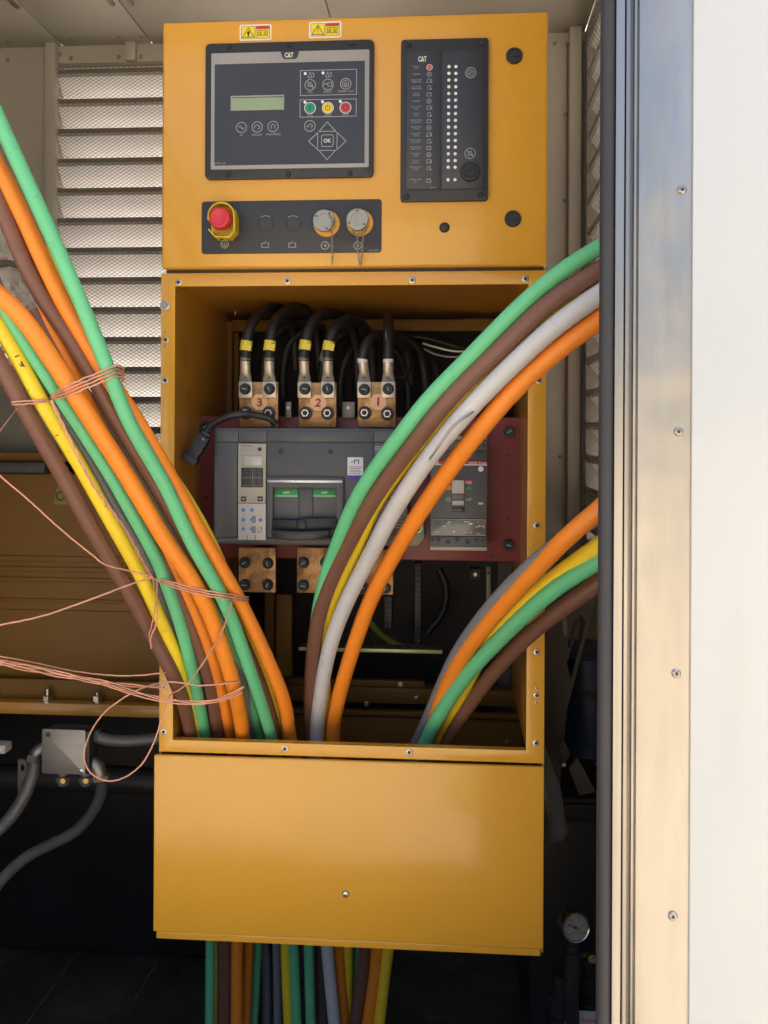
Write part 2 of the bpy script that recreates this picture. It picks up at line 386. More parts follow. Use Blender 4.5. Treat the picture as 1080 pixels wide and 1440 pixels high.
# back wall with the louvre opening
LX0, LX1, LZ1 = at(73.5, 300, YB).x, -0.16, at(150, 95, YB).z
LP = 43.0*mpx(YB); NL = 15; LZ0 = LZ1 - NL*LP - .01
wb = MB().prism([(XL,0),(XR,0),(XR,ZCE),(XL,ZCE)], YB, YB+.05, [[(LX0,LZ0),(LX1,LZ0),(LX1,LZ1),(LX0,LZ1)]]).build('wall_back', WALL); tag(wb, kind='structure')
z = at(150, 92, YB).z
x0, x1, _, _ = rect(62, 58, 77, 97, YB-.03)
MB().prism([(x0,LZ0-.2),(x1,LZ0-.2),(x1,LZ1+.07),(x0,LZ1+.07)], YB-.030, YB-.001).build('wall_post', WALL, wb, bevel=.003)
x0, x1, z0, z1 = rect(176, 56, 190, 95, YB-.02)
MB().box(x0, x1, YB-.025, YB-.001, LZ1+.011, z1).build('wall_post', WALL, wb, bevel=.003)
x0, x1, _, z1 = rect(800, 34, 817, 95, YB-.02)
MB().box(x0, x1, YB-.04, YB-.001, .3, z1).build('wall_post', WALL, wb, bevel=.003)
MB().box(x0-.09, x0-.004, YB-.012, YB-.001, .3, ZCE-.03).build('wall_panel', WALL, wb, bevel=.002)
MB().box(x1+.004, XR-.004, YB-.012, YB-.001, .3, ZCE-.03).build('wall_panel', WALLD, wb, bevel=.002)
for x, y in ((11,85),(100,82),(167,80),(199,80),(84,76),(84,91),(780,61),(797,61),(795,160),(794,282),(790,380),(789,500),(788,642)):
    piece(RIV, at(x, y, YB-.013 if x > 700 else YB-.001), wb, QF, scale=.8 if x > 700 else .95)
# end wall (right) with its own louvre opening
RY0, RY1, RZ0, RZ1 = .0, .93, 1.12, ZCE-.05
we = MB()
we.box(XR, XR+.05, YF1, YB+.05, 0, RZ0).box(XR, XR+.05, YF1, RY0, RZ0, RZ1).box(XR, XR+.05, RY1, YB+.05, RZ0, RZ1).box(XR, XR+.05, YF1, YB+.05, RZ1, ZCE)
o = we.build('wall_right', WALL); tag(o, kind='structure')
o = MB().box(XL-.05, XL, YF1, YB+.05, 0, ZCE).build('wall_left', WALL); tag(o, kind='structure')

# louvre panels: every slat is a part
def slat_mesh(L):
    # lip, then the blade running down and outward (local: x along, y outward, z up)
    pr = [(0,0),(.0,-.017),(.004,-.0185),(.070,-.017-LP*.92),(.072,-.019-LP*.92),(.076,-.017-LP*.92),(.006,-.012),(.003,0)]
    m = MB(); n = len(pr)
    V = [(-L/2, p[0], p[1]) for p in pr] + [(L/2, p[0], p[1]) for p in pr]
    F = [(i, (i+1) % n, (i+1) % n + n, i + n) for i in range(n)] + [tuple(range(n)), tuple(range(2*n-1, n-1, -1))]
    return mesh_of(m.add(V, F), 'slat', SLAT)
def mesh_wires(m, u0, u1, v0, v1, put, pitch=.0100, t=.00055):
    # diagonal strands in two directions, clipped to the rectangle
    W, H = u1-u0, v1-v0; n = 0
    sl = 0.62                                        # rise over run of a diamond
    for sgn in (1, -1):
        c = -sl*W if sgn > 0 else 0
        while c < H + (0 if sgn > 0 else sl*W):
            # v = c + sgn*sl*u
            pts = []
            for u in (0, W):
                v = c + sgn*sl*u
                if 0 <= v <= H: pts.append((u, v))
            for v in (0, H):
                u = (v - c)/(sgn*sl)
                if 0 < u < W: pts.append((u, v))
            if len(pts) >= 2:
                a, b = pts[0], pts[1]
                A, B = put(u0+a[0], v0+a[1], sgn), put(u0+b[0], v0+b[1], sgn)
                d = (B-A)
                if d.length > .004:
                    N = put(0, 0, 2); s = d.normalized().cross(N)*t; h = N*t
                    m.add([A-s-h, A+s-h, A+s+h, A-s+h, B-s-h, B+s-h, B+s+h, B-s+h], [(0,1,5,4),(1,2,6,5),(2,3,7,6),(3,0,4,7)])
            c += pitch
def louver(name, label, origin, q, L, n, wire_u, pitch=.0100, wt=.00055):
    t = thing(name, origin, label, 'louvre')
    t.rotation_mode = 'QUATERNION'
    sm = slat_mesh(L - .001)
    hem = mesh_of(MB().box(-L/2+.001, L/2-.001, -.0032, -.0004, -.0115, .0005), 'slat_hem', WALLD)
    rib = mesh_of(MB().box(-L/2+.001, L/2-.001, -.0032, .0050, -.0195, -.0180), 'slat_shadow_line', WALLD)  # thin dark strip painting the shadow line under each hem
    for i in range(n):
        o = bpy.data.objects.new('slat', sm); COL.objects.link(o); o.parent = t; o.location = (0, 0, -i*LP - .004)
        for hm, nm in ((hem, 'slat_hem'), (rib, 'slat_shadow_line')):
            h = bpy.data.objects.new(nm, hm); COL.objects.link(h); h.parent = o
    H = n*LP
    e0 = ORG[t]; ORG[t] = Vector((0,0,0))
    for bx in ((-L/2-.012, -L/2, -.006, .06, -H-.012, .012), (L/2, L/2+.012, -.006, .06, -H-.012, .012), (-L/2, L/2, -.006, .084, 0.0015, .012), (-L/2, L/2, .079, .084, -.05, .001), (-L/2, L/2, -.006, .06, -H-.03, -H-.022)):  # outer top strip added unseen to block sky light above the slats
        MB().box(*bx).build('frame_bar', WALLD, t, bevel=.001)
    wm = MB()
    mesh_wires(wm, wire_u[0], wire_u[1], -H-.02, 0, lambda u, v, k: Vector((0, -1, 0)) if k == 2 else Vector((u, -.0105 + (.0008 if k > 0 else -.0008), v)), pitch, wt)
    o = wm.build('wire_mesh', WIREM, t, smooth=False); o['kind'] = 'stuff'
    ORG[t] = e0; t.rotation_quaternion = q
    return t
from mathutils import Quaternion
louver('louver_panel', 'wide white louvre behind wire mesh on the back wall beside the yellow cabinet', ((LX0+LX1)/2, YB, LZ1), Quaternion(), LX1-LX0-.024, NL, (-(LX1-LX0)/2+.013, -(LX1-LX0)/2+.52))
louver('louver_panel', 'narrow mesh louvre on the end wall next to the black door gasket', (XR, (RY0+RY1)/2, RZ1), Quaternion((0,0,1), -math.pi/2), RY1-RY0-.024, int((RZ1-RZ0)/LP), (-(RY1-RY0)/2+.013, (RY1-RY0)/2-.013), .014, .00032)

# door opening: front wall, jamb, gasket
def vstrip(xa, xb, y0, y1, name, m, parent=None, bevel=.001, Yp=None, zt=None):
    Yp = y0 if Yp is None else Yp
    x0, x1 = at(xa, 700, Yp).x, at(xb, 700, Yp).x
    return MB().box(x0, x1, y0, y1, -.05, ZCE+.05 if zt is None else zt).build(name, m, parent, bevel=bevel)
t = thing('door_jamb', (at(880, 700, YF0).x, YF0, -.05), 'brushed aluminium door jamb with a black rubber gasket along the white wall', 'door jamb')
x0, x1 = at(842, 700, -.55).x, at(863, 700, -.55).x
gm = MB(); pr = []
for i in range(9):
    a = math.pi*i/8; pr.append(((x0+x1)/2 - (x1-x0)/2*math.cos(a), -.548 - .009*math.sin(a)))
pr += [(x1, -.52), (x0+.004, -.52)]
n = len(pr)
gm.add([(p[0], p[1], -.05) for p in pr] + [(p[0], p[1], ZCE) for p in pr], [(i, (i+1) % n, (i+1) % n + n, i+n) for i in range(n)] + [tuple(range(n)), tuple(range(2*n-1, n-1, -1))])
gm.build('gasket', GASK, t)
vstrip(863.4, 876, -.556, -.51, 'jamb_strip', ALU2, t)
vstrip(877, 888.6, -.551, -.51, 'jamb_strip', ALU2, t, bevel=.0025)
vstrip(888.8, 896, -.563, -.51, 'jamb_lip', ALU, t, bevel=.003)
fp = vstrip(896.2, 974, -.566, -.51, 'face_plate', ALU, t, bevel=.0008)
SCR = mesh_of(MB().lathe((0,0,0), (0,0,1), [(.0048,0),(.0048,.0008),(.0036,.0022),(.0019,.0026),(.0019,.0009),(.0005,.0008)], 16), 'pop_rivet', ALU2)
for x, y in ((959,267),(954,607),(951,947),(946,1288)):
    piece(SCR, at(x, y, -.5661), t, QF); piece(mesh_of(MB().lathe((0,0,0),(0,0,1),[(.0016,0),(.0015,.001)],10),'rivet_core',INK), at(x, y, -.5672), t, QF)
x0 = at(973, 700, -.57).x
o = MB().box(x0, XR+.05, YF0-.0085, YF1, GZ+.1, ZCE+.05).build('wall_front', WHTW, bevel=.0015); tag(o, kind='structure')
o = MB().box(XL-.05, -1.10, YF0, YF1, -.05, ZCE+.05).build('wall_front', WHTW); tag(o, kind='structure')
o = MB().box(-1.099, XJ-.001, YF0, YF1, -.05, .41).build('wall_front', WALL, bevel=.004); tag(o, kind='structure')  # unseen low wall added to shade the lower interior and the cover reflection
o = MB().box(-1.099, XJ-.001, YF0, YF1, ZCE-.03, ZCE+.05).build('wall_front', WHTW); tag(o, kind='structure')

# ================================================================== YELLOW CABINET
EX0, EX1 = -.4985, .1525
EZ0, EZ1 = ZC-.548, ZC+.2685
OX0, OX1, OZ0, OZ1 = -.4745, .1229, ZC-.5273, ZC+.2458
YE = .36
enc = thing('breaker_enclosure', (-.173, 0, ZC-.866), 'open yellow breaker enclosure with rivet nuts round its empty front frame', 'enclosure')
MB().prism([(EX0,EZ0),(EX1,EZ0),(EX1,EZ1),(EX0,EZ1)], 0, .003, [[(OX0,OZ0),(OX1,OZ0),(OX1,OZ1),(OX0,OZ1)]]).build('front_frame', YEL, enc, bevel=.0009)
for x0, x1 in ((EX0, EX0+.003), (EX1-.003, EX1)):
    MB().box(x0, x1, .0031, .62, ZC-.862, EZ1).build('side_wall', YEL, enc)
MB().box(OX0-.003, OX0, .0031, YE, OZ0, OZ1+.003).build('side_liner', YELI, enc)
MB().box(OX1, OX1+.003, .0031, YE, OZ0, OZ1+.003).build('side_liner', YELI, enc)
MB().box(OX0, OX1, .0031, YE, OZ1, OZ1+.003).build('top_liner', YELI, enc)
MB().box(EX0+.003, EX1-.003, .0031, .62, EZ1-.003, EZ1).build('top_wall', YEL, enc)
MB().box(OX0, OX1, .0031, .016, OZ0-.003, OZ0).build('bottom_return', YEL, enc)
MB().box(EX0+.003, EX1-.003, .617, .62, ZC-.862, EZ1-.003).build('back_dark_sheet', DARK, enc)  # black sheet standing in for the darkness behind the open rear frame
# back frame
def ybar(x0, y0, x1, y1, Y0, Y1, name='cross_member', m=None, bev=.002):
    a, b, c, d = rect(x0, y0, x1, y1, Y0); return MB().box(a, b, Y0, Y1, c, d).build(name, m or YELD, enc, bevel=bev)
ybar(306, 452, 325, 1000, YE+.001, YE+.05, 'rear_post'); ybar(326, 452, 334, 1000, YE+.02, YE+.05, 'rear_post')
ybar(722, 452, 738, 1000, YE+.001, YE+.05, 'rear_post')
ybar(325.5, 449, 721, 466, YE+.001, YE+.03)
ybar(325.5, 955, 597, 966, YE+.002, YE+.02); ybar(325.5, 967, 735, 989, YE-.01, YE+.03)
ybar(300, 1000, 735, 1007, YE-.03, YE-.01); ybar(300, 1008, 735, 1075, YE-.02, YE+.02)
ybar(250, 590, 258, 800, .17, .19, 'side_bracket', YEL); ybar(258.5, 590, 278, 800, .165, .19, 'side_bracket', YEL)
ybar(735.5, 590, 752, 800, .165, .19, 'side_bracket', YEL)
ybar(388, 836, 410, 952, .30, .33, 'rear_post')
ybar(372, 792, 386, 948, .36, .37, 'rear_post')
NUT = mesh_of(MB().lathe((0,0,0), (0,0,1), [(.0056,0),(.0056,.0007),(.0048,.0012),(.0031,.0012),(.0029,-.002),(.0004,-.002)], 18), 'rivet_nut', ZINC)
NUTC = mesh_of(MB().lathe((0,0,0), (0,0,1), [(.0028,-.0015),(.0027,.0004)], 12), 'nut_bore', INK)
for x, y, s in ((251,397,1),(233,478,.9),(233,467,.45),(233,487,.45),(232,535,1),(231,965,.9),(230,953,.45),(231,974,.45),(230,1029,1),(404,395,1),(580,394,1),(739,392,1),
             (758,535,1),(755,739,1),(755,917,1),(755,968,.45),(754.5,978,.9),(754,988,.45),(754,1045,1),(400.5,1053,1.05),(575.5,1058,1.05)):
    p = at(x, y, 0); n = piece(NUT, p, enc, QF, scale=s)
    c = bpy.data.objects.new('nut_bore', NUTC); COL.objects.link(c); c.parent = n; ORG[c] = p
HEX = mesh_of(MB().lathe((0,0,0), (0,0,1), [(.0105,0),(.0105,.0018),(.0098,.0020)], 20).lathe((0,0,.002), (0,0,1), [(.0072,0),(.0072,.0045),(.0062,.0058)], 6).lathe((0,0,.0058),(0,0,1),[(.003,0),(.003,.004)],10), 'hex_bolt', ZINC)
piece(HEX, at(232, 430, 0), enc, QF, scale=.8)
for x, y, Y in ((563,963,YE+.001),(586,982,YE-.011),(515,990,YE-.031),(293,574,.30),(299,574,.30),(727,968,YE),(713,1044,YE-.021),(728,570,YE)):
    piece(HEX, at(x, y, Y), enc, QF, scale=.5)
for x, y in ((283,426),(311,449),(330,432),(331,438)):       # studs hanging in the top corner
    p = at(x, y, .26 if x < 290 else .33); MB().cyl(p - Vector((0,0,.008)), (0,0,1), .0022, .016, 8).build('stud', ZINC, enc)
MB().cyl(at(325, 433, .33), (1,0,0), .0015, .045, 8).build('stud', ZINC, enc)
for x in (530, 537): pass
# perforated rail low in the enclosure
a, b, c, d = rect(420, 912, 622, 917, .31)
rl = MB().box(a, b, .308, .310, c, d).build('perforated_rail', mat('rail_highlight', (0.62, 0.66, 0.28), .35, .3, var=.25, scale=9), enc, bevel=.0005)  # lime colour paints in the highlight along the rail edge
MB().box(a, b, .3101, .350, d-.002, d).build('rail_ledge', OLIVEB, rl)
for i in range(15):
    MB().cyl((a + .012 + i*(b-a-.024)/14, .331, d), (0,0,1), .0045, .0003, 10).build('rail_hole', INK, rl)

# lower cover
cov = thing('cover_panel', (-.176, -.006, ZC-.866), 'plain glossy yellow cover below the open enclosure, one screw in it', 'cover')
MB().box(-.5045, .1519, -.0085, -.0005, ZC-.8512, ZC-.5508).build('front_sheet', YEL, cov, bevel=.0025, seg=3)
MB().box(-.5005, .1475, -.003, .03, ZC-.8655, ZC-.8515).build('bottom_lip', YEL, cov, bevel=.0015)
p = at(486, 1257, -.0087)
s = MB().lathe(p, FRONT, [(.0064,0),(.0062,.001),(.0045,.003),(.002,.0036)], 18).build('screw', ZINC, cov)
MB().obox(p + Vector((0,-.0037,0)), (.0028,0,0), (0,.0003,0), (0,0,.0005)).build('screw_slot', INK, s)

# upper control box
BX0, BX1 = -.4935, .1520
Yb = -.016
BZ0, BZ1 = ZC+.2735, ZC+.690
cb = thing('control_box', (-.17, Yb, BZ0), 'yellow control box holding the display and switches above the open enclosure', 'control box')
MB().box(BX0, BX1, Yb, .34, BZ0, BZ1).build('box_shell', YEL, cb, bevel=.005, seg=3)
MB().box(BX0+.004, BX1-.004, .0, .3, EZ1+.0005, BZ0-.0005).build('box_gap_shadow', BLK, cb)  # black strip painting the shadow in the gap under the box
def latch(x, y):
    p = at(x, y, Yb); 
    b = MB().lathe(p, FRONT, [(.0135,0),(.0135,.003),(.012,.0045),(.0098,.0045),(.0094,.0028),(.0006,.0028)], 28).build('latch', BLK, cb)
    MB().box(p.x-.0075, p.x+.0075, p.y-.0050, p.y-.0028, p.z-.0018, p.z+.0018).build('key_slot', BEZ, b, bevel=.0006)
latch(723, 79); latch(721, 308)
p = at(625, 320, Yb); MB().lathe(p, FRONT, [(.0085,0),(.0085,.0015),(.0065,.0042),(.003,.005)], 24).build('plug', BLK, cb)
def warn_label(x0, y0, x1, y1, exclaim):
    a, b, c, d = rect(x0, y0, x1, y1, Yb); y = Yb-.0004; W = b-a; H = d-c
    L = MB().prism(rrect(a, b, c, d, .003), y, Yb-.0001).build('warning_label', LABW, cb)
    i = .0030; m = a + W*.5
    MB().prism([(a+i,c+i),(m-.0006,c+i),(m-.0006,d-i),(a+i,d-i)], y-.0004, y).build('label_field', LABY, L)
    MB().prism([(m+.0006,c+i),(b-i,c+i),(b-i,d-i),(m+.0006,d-i)], y-.0004, y).build('label_field', LABY, L)
    MB().prism([(m+.0012,d-i-H*.2),(b-i-.0006,d-i-H*.2),(b-i-.0006,d-i-.0006),(m+.0012,d-i-.0006)], y-.0007, y-.0005).build('warning_band', LABR, L)
    k = MB(); yy = y-.0007
    for q in ((a+i, m-.0006), (m+.0006, b-i)): k.stroke([(q[0]+.0003,c+i+.0003),(q[1]-.0003,c+i+.0003),(q[1]-.0003,d-i-.0003),(q[0]+.0003,d-i-.0003)], .0006, yy, True)
    tx = (a+i+m)/2; tw = (m-a-i)*.40; z0 = c+i+H*.10; z1 = d-i-H*.10
    k.stroke([(tx-tw,z0),(tx+tw,z0),(tx,z1)], .0011, yy, True)
    if exclaim:
        k.poly([(tx-.0009,z0+H*.48),(tx-.0004,z0+H*.17),(tx+.0004,z0+H*.17),(tx+.0009,z0+H*.48)], yy); k.disc(tx, z0+H*.09, .0007, yy, 8)
    else:
        k.disc(tx, z0+H*.26, .0026, yy, 10); k.poly([(tx-.0013,z0+.001),(tx+.0013,z0+.001),(tx+.001,z0+H*.2),(tx-.001,z0+H*.2)], yy-.0001)
        k.poly([(tx+.0005,z0+H*.35),(tx+.0022,z0+H*.35),(tx+.0014,z0+H*.5)], yy-.0001)
    bx = (m+b-i)/2; bz = c+i+H*.32
    for s in (-1, 1):
        k.stroke([(bx, bz-H*.16), (bx+s*W*.07, bz-H*.11), (bx+s*W*.15, bz-H*.16), (bx+s*W*.15, bz+H*.15), (bx+s*W*.07, bz+H*.20), (bx, bz+H*.15)], .0010, yy)
        for j in range(3): k.stroke([(bx+s*W*.025, bz-H*.06+j*H*.07), (bx+s*W*.12, bz-H*.06+j*H*.07)], .0009, yy)
    k.build('pictogram', INK, L, smooth=False)
    MB().text('WARNING', bx+.002, d-i-H*.11, W*.26, H*.09, y-.0008).build('lettering', INK, L, smooth=False)
warn_label(337, 34.5, 382, 57, False); warn_label(434.5, 30.5, 480, 53.5, True)

def cat_logo(par, cx, cz, Wd, H, y):
    k = MB().text('CAT', cx, cz, Wd, H, y, bold=.035); k.build('logo_lettering', WHT, par, smooth=False)
    MB().poly([(cx-Wd*.17, cz-H*.5), (cx+Wd*.17, cz-H*.5), (cx, cz-H*.02)], y-.0003).build('logo_triangle', LABY, par, smooth=False)
SCRB = mesh_of(MB().lathe((0,0,0), (0,0,1), [(.0044,0),(.0044,.001),(.0034,.0024),(.0012,.0026),(.001,.0012),(.0002,.0012)], 16), 'screw', BLK)
SCRZ = mesh_of(MB().lathe((0,0,0), (0,0,1), [(.0040,0),(.0040,.0008),(.0032,.0018),(.0012,.0020),(.001,.0010),(.0002,.0010)], 16), 'screw', CHAR)

# ---- digital controller
a, b, c, d = rect(289, 59, 525.5, 251, Yb-.006)
ctl = thing('genset_controller', ((a+b)/2, Yb, c), 'black framed digital controller with green display, round keys and arrow pad', 'controller')
yb = Yb-.0085
MB().prism(rrect(a, b, c, d, .008), yb, Yb-.0001).build('bezel', BEZ, ctl, bevel=.0012)
for x, y in ((321,65),(406,62.5),(494,61),(320,246),(405,245),(492,244)): piece(SCRB, at(x, y, yb), ctl, QF)
a2, b2, c2, d2 = rect(297, 72.5, 519, 237, yb)
MB().prism(rrect(a2, b2, c2, d2, .002), yb-.0012, yb+.0002).build('faceplate', GREYP, ctl, bevel=.0004)
a3, b3, c3, d3 = rect(302, 88.5, 513, 231.5, yb)
y1 = yb-.0017
MB().prism(rrect(a3, b3, c3, d3, .001), y1, yb-.0011).build('overlay', NAVY, ctl)
yp = y1-.0004
def L2(x, y): return lp(x, y, y1)
k = mpx(y1)
tabp = [L2(394.5, 72.2), L2(420.5, 71.6), L2(418.5, 80), L2(415.5, 82.6), L2(400, 83), L2(397, 80.5)]
MB().prism(tabp, yb-.0020, yb-.0011).build('logo_tab', NAVY, ctl)
q = L2(406.5, 77.6); cat_logo(ctl, q[0], q[1], 12.5*k, 7.0*k, yb-.0025)
x0, z0 = L2(324.6, 156); x1, z1 = L2(399.8, 133.6)
fr = MB().prism([(x0,z0),(x1,z0),(x1,z1),(x0,z1)], y1-.0012, y1-.0001, [[(x0+.0022,z0+.0015),(x1-.0012,z0+.0015),(x1-.0012,z1-.0024),(x0+.0022,z1-.0024)]]).build('display', GREYP, ctl)
MB().poly([(x0+.0022,z0+.0015),(x1-.0012,z0+.0015),(x1-.0012,z1-.0024),(x0+.0022,z1-.0024)], y1-.0005).build('display_glass', LCD, fr)
MB().prism([(x0+.0022,z1-.0034),(x1-.0012,z1-.0034),(x1-.0012,z1-.0024),(x0+.0022,z1-.0024)], y1-.0010, y1-.0006).build('display_shade', INK, fr)
pr = MB()      # printed outlines
def key(x, y, r=7.4, m=None):
    cx, cz = L2(x, y); o = MB().lathe((cx, y1, cz), FRONT, [((r-.9)*k, -.0001), ((r-.9)*k, .0006), ((r-1.6)*k, .0009)], 24).build('key', m or NAVY, ctl)
    MB().ring(cx, cz, r*k, 1.0*k, yp).build('key_ring', LGT if not m else WHT, o, smooth=False); return o, cx, cz
o, cx, cz = key(339.5, 179.5); m = MB(); m.stroke([(cx+(-4+8*i/12)*k, cz+2.4*k*math.sin(2*math.pi*i/12)) for i in range(13)], .9*k, y1-.0012); m.build('key_symbol', LGT, o, smooth=False)
o, cx, cz = key(361.7, 178.7); m = MB(); m.stroke([(cx-3.6*k,cz-2*k),(cx-3.6*k,cz+1*k),(cx-1.5*k,cz+2.4*k),(cx+2*k,cz+2.4*k),(cx+3.8*k,cz+.5*k),(cx+3.8*k,cz-2*k),(cx+1*k,cz-2.6*k)], .9*k, y1-.0012); m.build('key_symbol', LGT, o, smooth=False)
o, cx, cz = key(384, 178); m = MB(); m.stroke([(cx-3.8*k,cz),(cx,cz+3.6*k),(cx+3.8*k,cz)], .9*k, y1-.0012); m.stroke([(cx-2.4*k,cz-.3*k),(cx-2.4*k,cz-3.4*k)], .9*k, y1-.0012); m.stroke([(cx+2.4*k,cz-.3*k),(cx+2.4*k,cz-3.4*k)], .9*k, y1-.0012); m.build('key_symbol', LGT, o, smooth=False)
for (xa, ya, xb, yb_) in ((422.5, 97.5, 501.5, 134.5), (422, 139, 501, 165)):
    p1, p2 = L2(xa, yb_), L2(xb, ya); pr.stroke([p1, (p2[0], p1[1]), p2, (p1[0], p2[1])], .9*k, yp, True)
for x, y in ((437,105.5),(461.7,105)):
    q = L2(x, y); pr.stroke([(q[0]-4*k,q[1]-3.5*k),(q[0]+2*k,q[1]-3.5*k),(q[0]-1*k,q[1]+3.5*k)], .8*k, yp, True); pr.stroke([(q[0]+1.5*k,q[1]+3.3*k),(q[0]+4.6*k,q[1]+2*k),(q[0]+4*k,q[1]-3.5*k)], .8*k, yp)
for x, y, kind in ((436.2,119.5,'bell'),(461.3,119,'reset'),(486.2,118,'log')):
    o, cx, cz = key(x, y, 7.6); m = MB(); yy = y1-.0012
    if kind == 'bell': m.stroke([(cx-3.5*k,cz-2*k),(cx-2*k,cz+2.5*k),(cx,cz+3.5*k),(cx+2*k,cz+2.5*k),(cx+3.5*k,cz-2*k)], .8*k, yy, True); m.stroke([(cx-5*k,cz+5*k),(cx+5*k,cz-5*k)], .9*k, yy-.0002)
    elif kind == 'reset': m.stroke([(cx-6*k,cz+.6*k),(cx,cz+.6*k)], 1.1*k, yy); m.stroke([(cx,cz-2.5*k),(cx+5*k,cz-2.5*k),(cx+5*k,cz+2.5*k),(cx,cz+2.5*k)], .8*k, yy, True)
    else: m.ring(cx, cz, 4.6*k, .8*k, yy, 16); m.stroke([(cx-2*k,cz-2*k),(cx+2*k,cz-2*k),(cx,cz+2.4*k)], .8*k, yy, True)
    m.build('key_symbol', LGT, o, smooth=False)
for x, y, mm, kind in ((436,152,GRN,'I'),(461,151.8,YLK,'P'),(485.8,151.5,REDK,'O')):
    o, cx, cz = key(x, y, 7.9, mm); m = MB(); yy = y1-.0012
    if kind == 'I': m.stroke([(cx,cz-3.6*k),(cx,cz+3.6*k)], 1.3*k, yy)
    elif kind == 'P': m.stroke([(cx+3.3*k*math.cos(R(120+300*i/14)),cz+3.3*k*math.sin(R(120+300*i/14))) for i in range(15)], .9*k, yy); m.stroke([(cx,cz+.5*k),(cx,cz+4.5*k)], .9*k, yy-.0002)
    else: m.ring(cx, cz, 3.4*k, 1*k, yy, 16)
    m.build('key_symbol', INK, o, smooth=False)
LEDM = mesh_of(MB().lathe((0,0,0), (0,0,1), [(.0030,0),(.0029,.0005),(.002,.0011),(.0008,.0013)], 14), 'indicator_light', LEDW)
for x, y in ((429.2,103.5),(454.3,102.7),(428.8,143.6),(453.6,143),(478.6,142.6)): piece(LEDM, at(x, y, y1), ctl, QF, scale=.85)
o, cx, cz = key(435.7, 177.2, 7.6); m = MB(); m.stroke([(cx-3.8*k,cz-1.2*k),(cx-.5*k,cz-1.2*k)], 1*k, y1-.0012); m.stroke([(cx-4*k,cz-1*k),(cx+1*k,cz+3*k),(cx+4*k,cz),(cx+2*k,cz-3.5*k)], .9*k, y1-.0014); m.build('key_symbol', LGT, o, smooth=False)
for tri in (((760.5,526),(716,579),(809,579)), ((760,739),(713,686),(807,686)), ((656,635),(707,587),(707,682)), ((866,632),(816,585),(816,683))):
    P = [L2(270+u/4, 40+v/4) for u, v in tri]
    c0 = (sum(p[0] for p in P)/3, sum(p[1] for p in P)/3)
    o = MB().prism([(c0[0]+(p[0]-c0[0])*.86, c0[1]+(p[1]-c0[1])*.86) for p in P], y1-.0007, y1+.0001).build('arrow_key', NAVY, ctl)
    MB().stroke(P, 1.0*k, yp, True).build('key_ring', LGT, o, smooth=False)
p1, p2 = L2(452.2, 206.3), L2(468.6, 189.6)
o = MB().prism(rrect(p1[0]+.001, p2[0]-.001, p1[1]+.001, p2[1]-.001, .002), y1-.0007, y1+.0001).build('ok_key', NAVY, ctl)
MB().stroke(rrect(p1[0], p2[0], p1[1], p2[1], .003), 1.0*k, yp, True).build('key_ring', LGT, o, smooth=False)
q = L2(460.3, 198); MB().text('OK', q[0], q[1], 10.5*k, 5.6*k, y1-.0010, bold=.02).build('lettering', WHT, o, smooth=False)
for t_, x, y, wd in (('AC',339.3,190.2,4.5),('ENGINE',361.5,189.6,14),('MAIN MENU',384.3,189,21),('ACK',436.3,129.8,7),('RESET',461.3,129,12.5),('EVENT LOG',486.3,128.4,22),('RUN',436,162.5,7.5),('AUTO',461,162.2,10),('STOP',486,161.5,10)):
    q = L2(x, y); pr.text(t_, q[0], q[1], wd*k, 2.9*k, yp)
q = L2(309.5, 231-1.2); pr.text('EMCP 4.2B', q[0], q[1], 16*k, 2.6*k, yp)
pr.build('lettering', LGT, ctl, smooth=False)

# ---- annunciator
a, b, c, d = rect(563.5, 55, 686.5, 283.2, Yb-.006)
ann = thing('annunciator_panel', ((a+b)/2, Yb, c), 'tall narrow black annunciator with two columns of white lamps', 'annunciator')
yb = Yb-.0085
MB().prism(rrect(a, b, c, d, .005), yb, Yb-.0001).build('bezel', BEZ, ann, bevel=.0012)
for x, y in ((574,63.2),(678,60.2),(571.3,276.5),(675,275)): piece(SCRB, at(x, y, yb), ann, QF, scale=1.1)
a2, b2, c2, d2 = rect(570.5, 71.5, 680, 267, yb)
MB().prism([(a2,c2),(b2,c2),(b2,d2),(a2,d2)], yb-.0008, yb+.0002).build('recess', INK, ann)
a3, b3, c3, d3 = rect(572, 72.5, 618.6, 266, yb); y1 = yb-.0014
MB().box(a3, b3, y1, yb-.0007, c3, d3).build('overlay', NAVY, ann, bevel=.0003)
a4, b4, c4, d4 = rect(621.8, 71.8, 678.8, 265.5, yb)
MB().box(a4, b4, y1, yb-.0007, c4, d4).build('overlay', NAVY, ann, bevel=.0003)
yp = y1-.0004
q = lp(594, 83, y1); cat_logo(ann, q[0], q[1], 12*k, 7.6*k, yp-.0002)
for i in range(17):
    f = i*40.75 if i < 16 else 687
    for u in (395, 437): piece(LEDM, at(540+(u-5.2*f/687)/4.32, 30+(275+f)/4.32, y1), ann, QF, scale=.92)
rows = ['EMERGENCY|STOP','OVERSPEED','HIGH COOLANT|TEMPERATURE','LOW COOLANT|TEMPERATURE','LOW OIL|PRESSURE','OVERCRANK','LOW COOLANT|LEVEL','LOW FUEL|LEVEL','ENGINE SWITCH|NOT IN AUTO','HIGH BATTERY|VOLTAGE','LOW BATTERY|VOLTAGE','BATT CHARGER|AC FAILURE','EPS SUPPLYING|EMERG LOAD','AIR DAMPER|CLOSED','LOW AIR|PRESSURE','COMMUNICATION|FAILURE','SUPPRESS LAMP|TEST']
pr = MB()
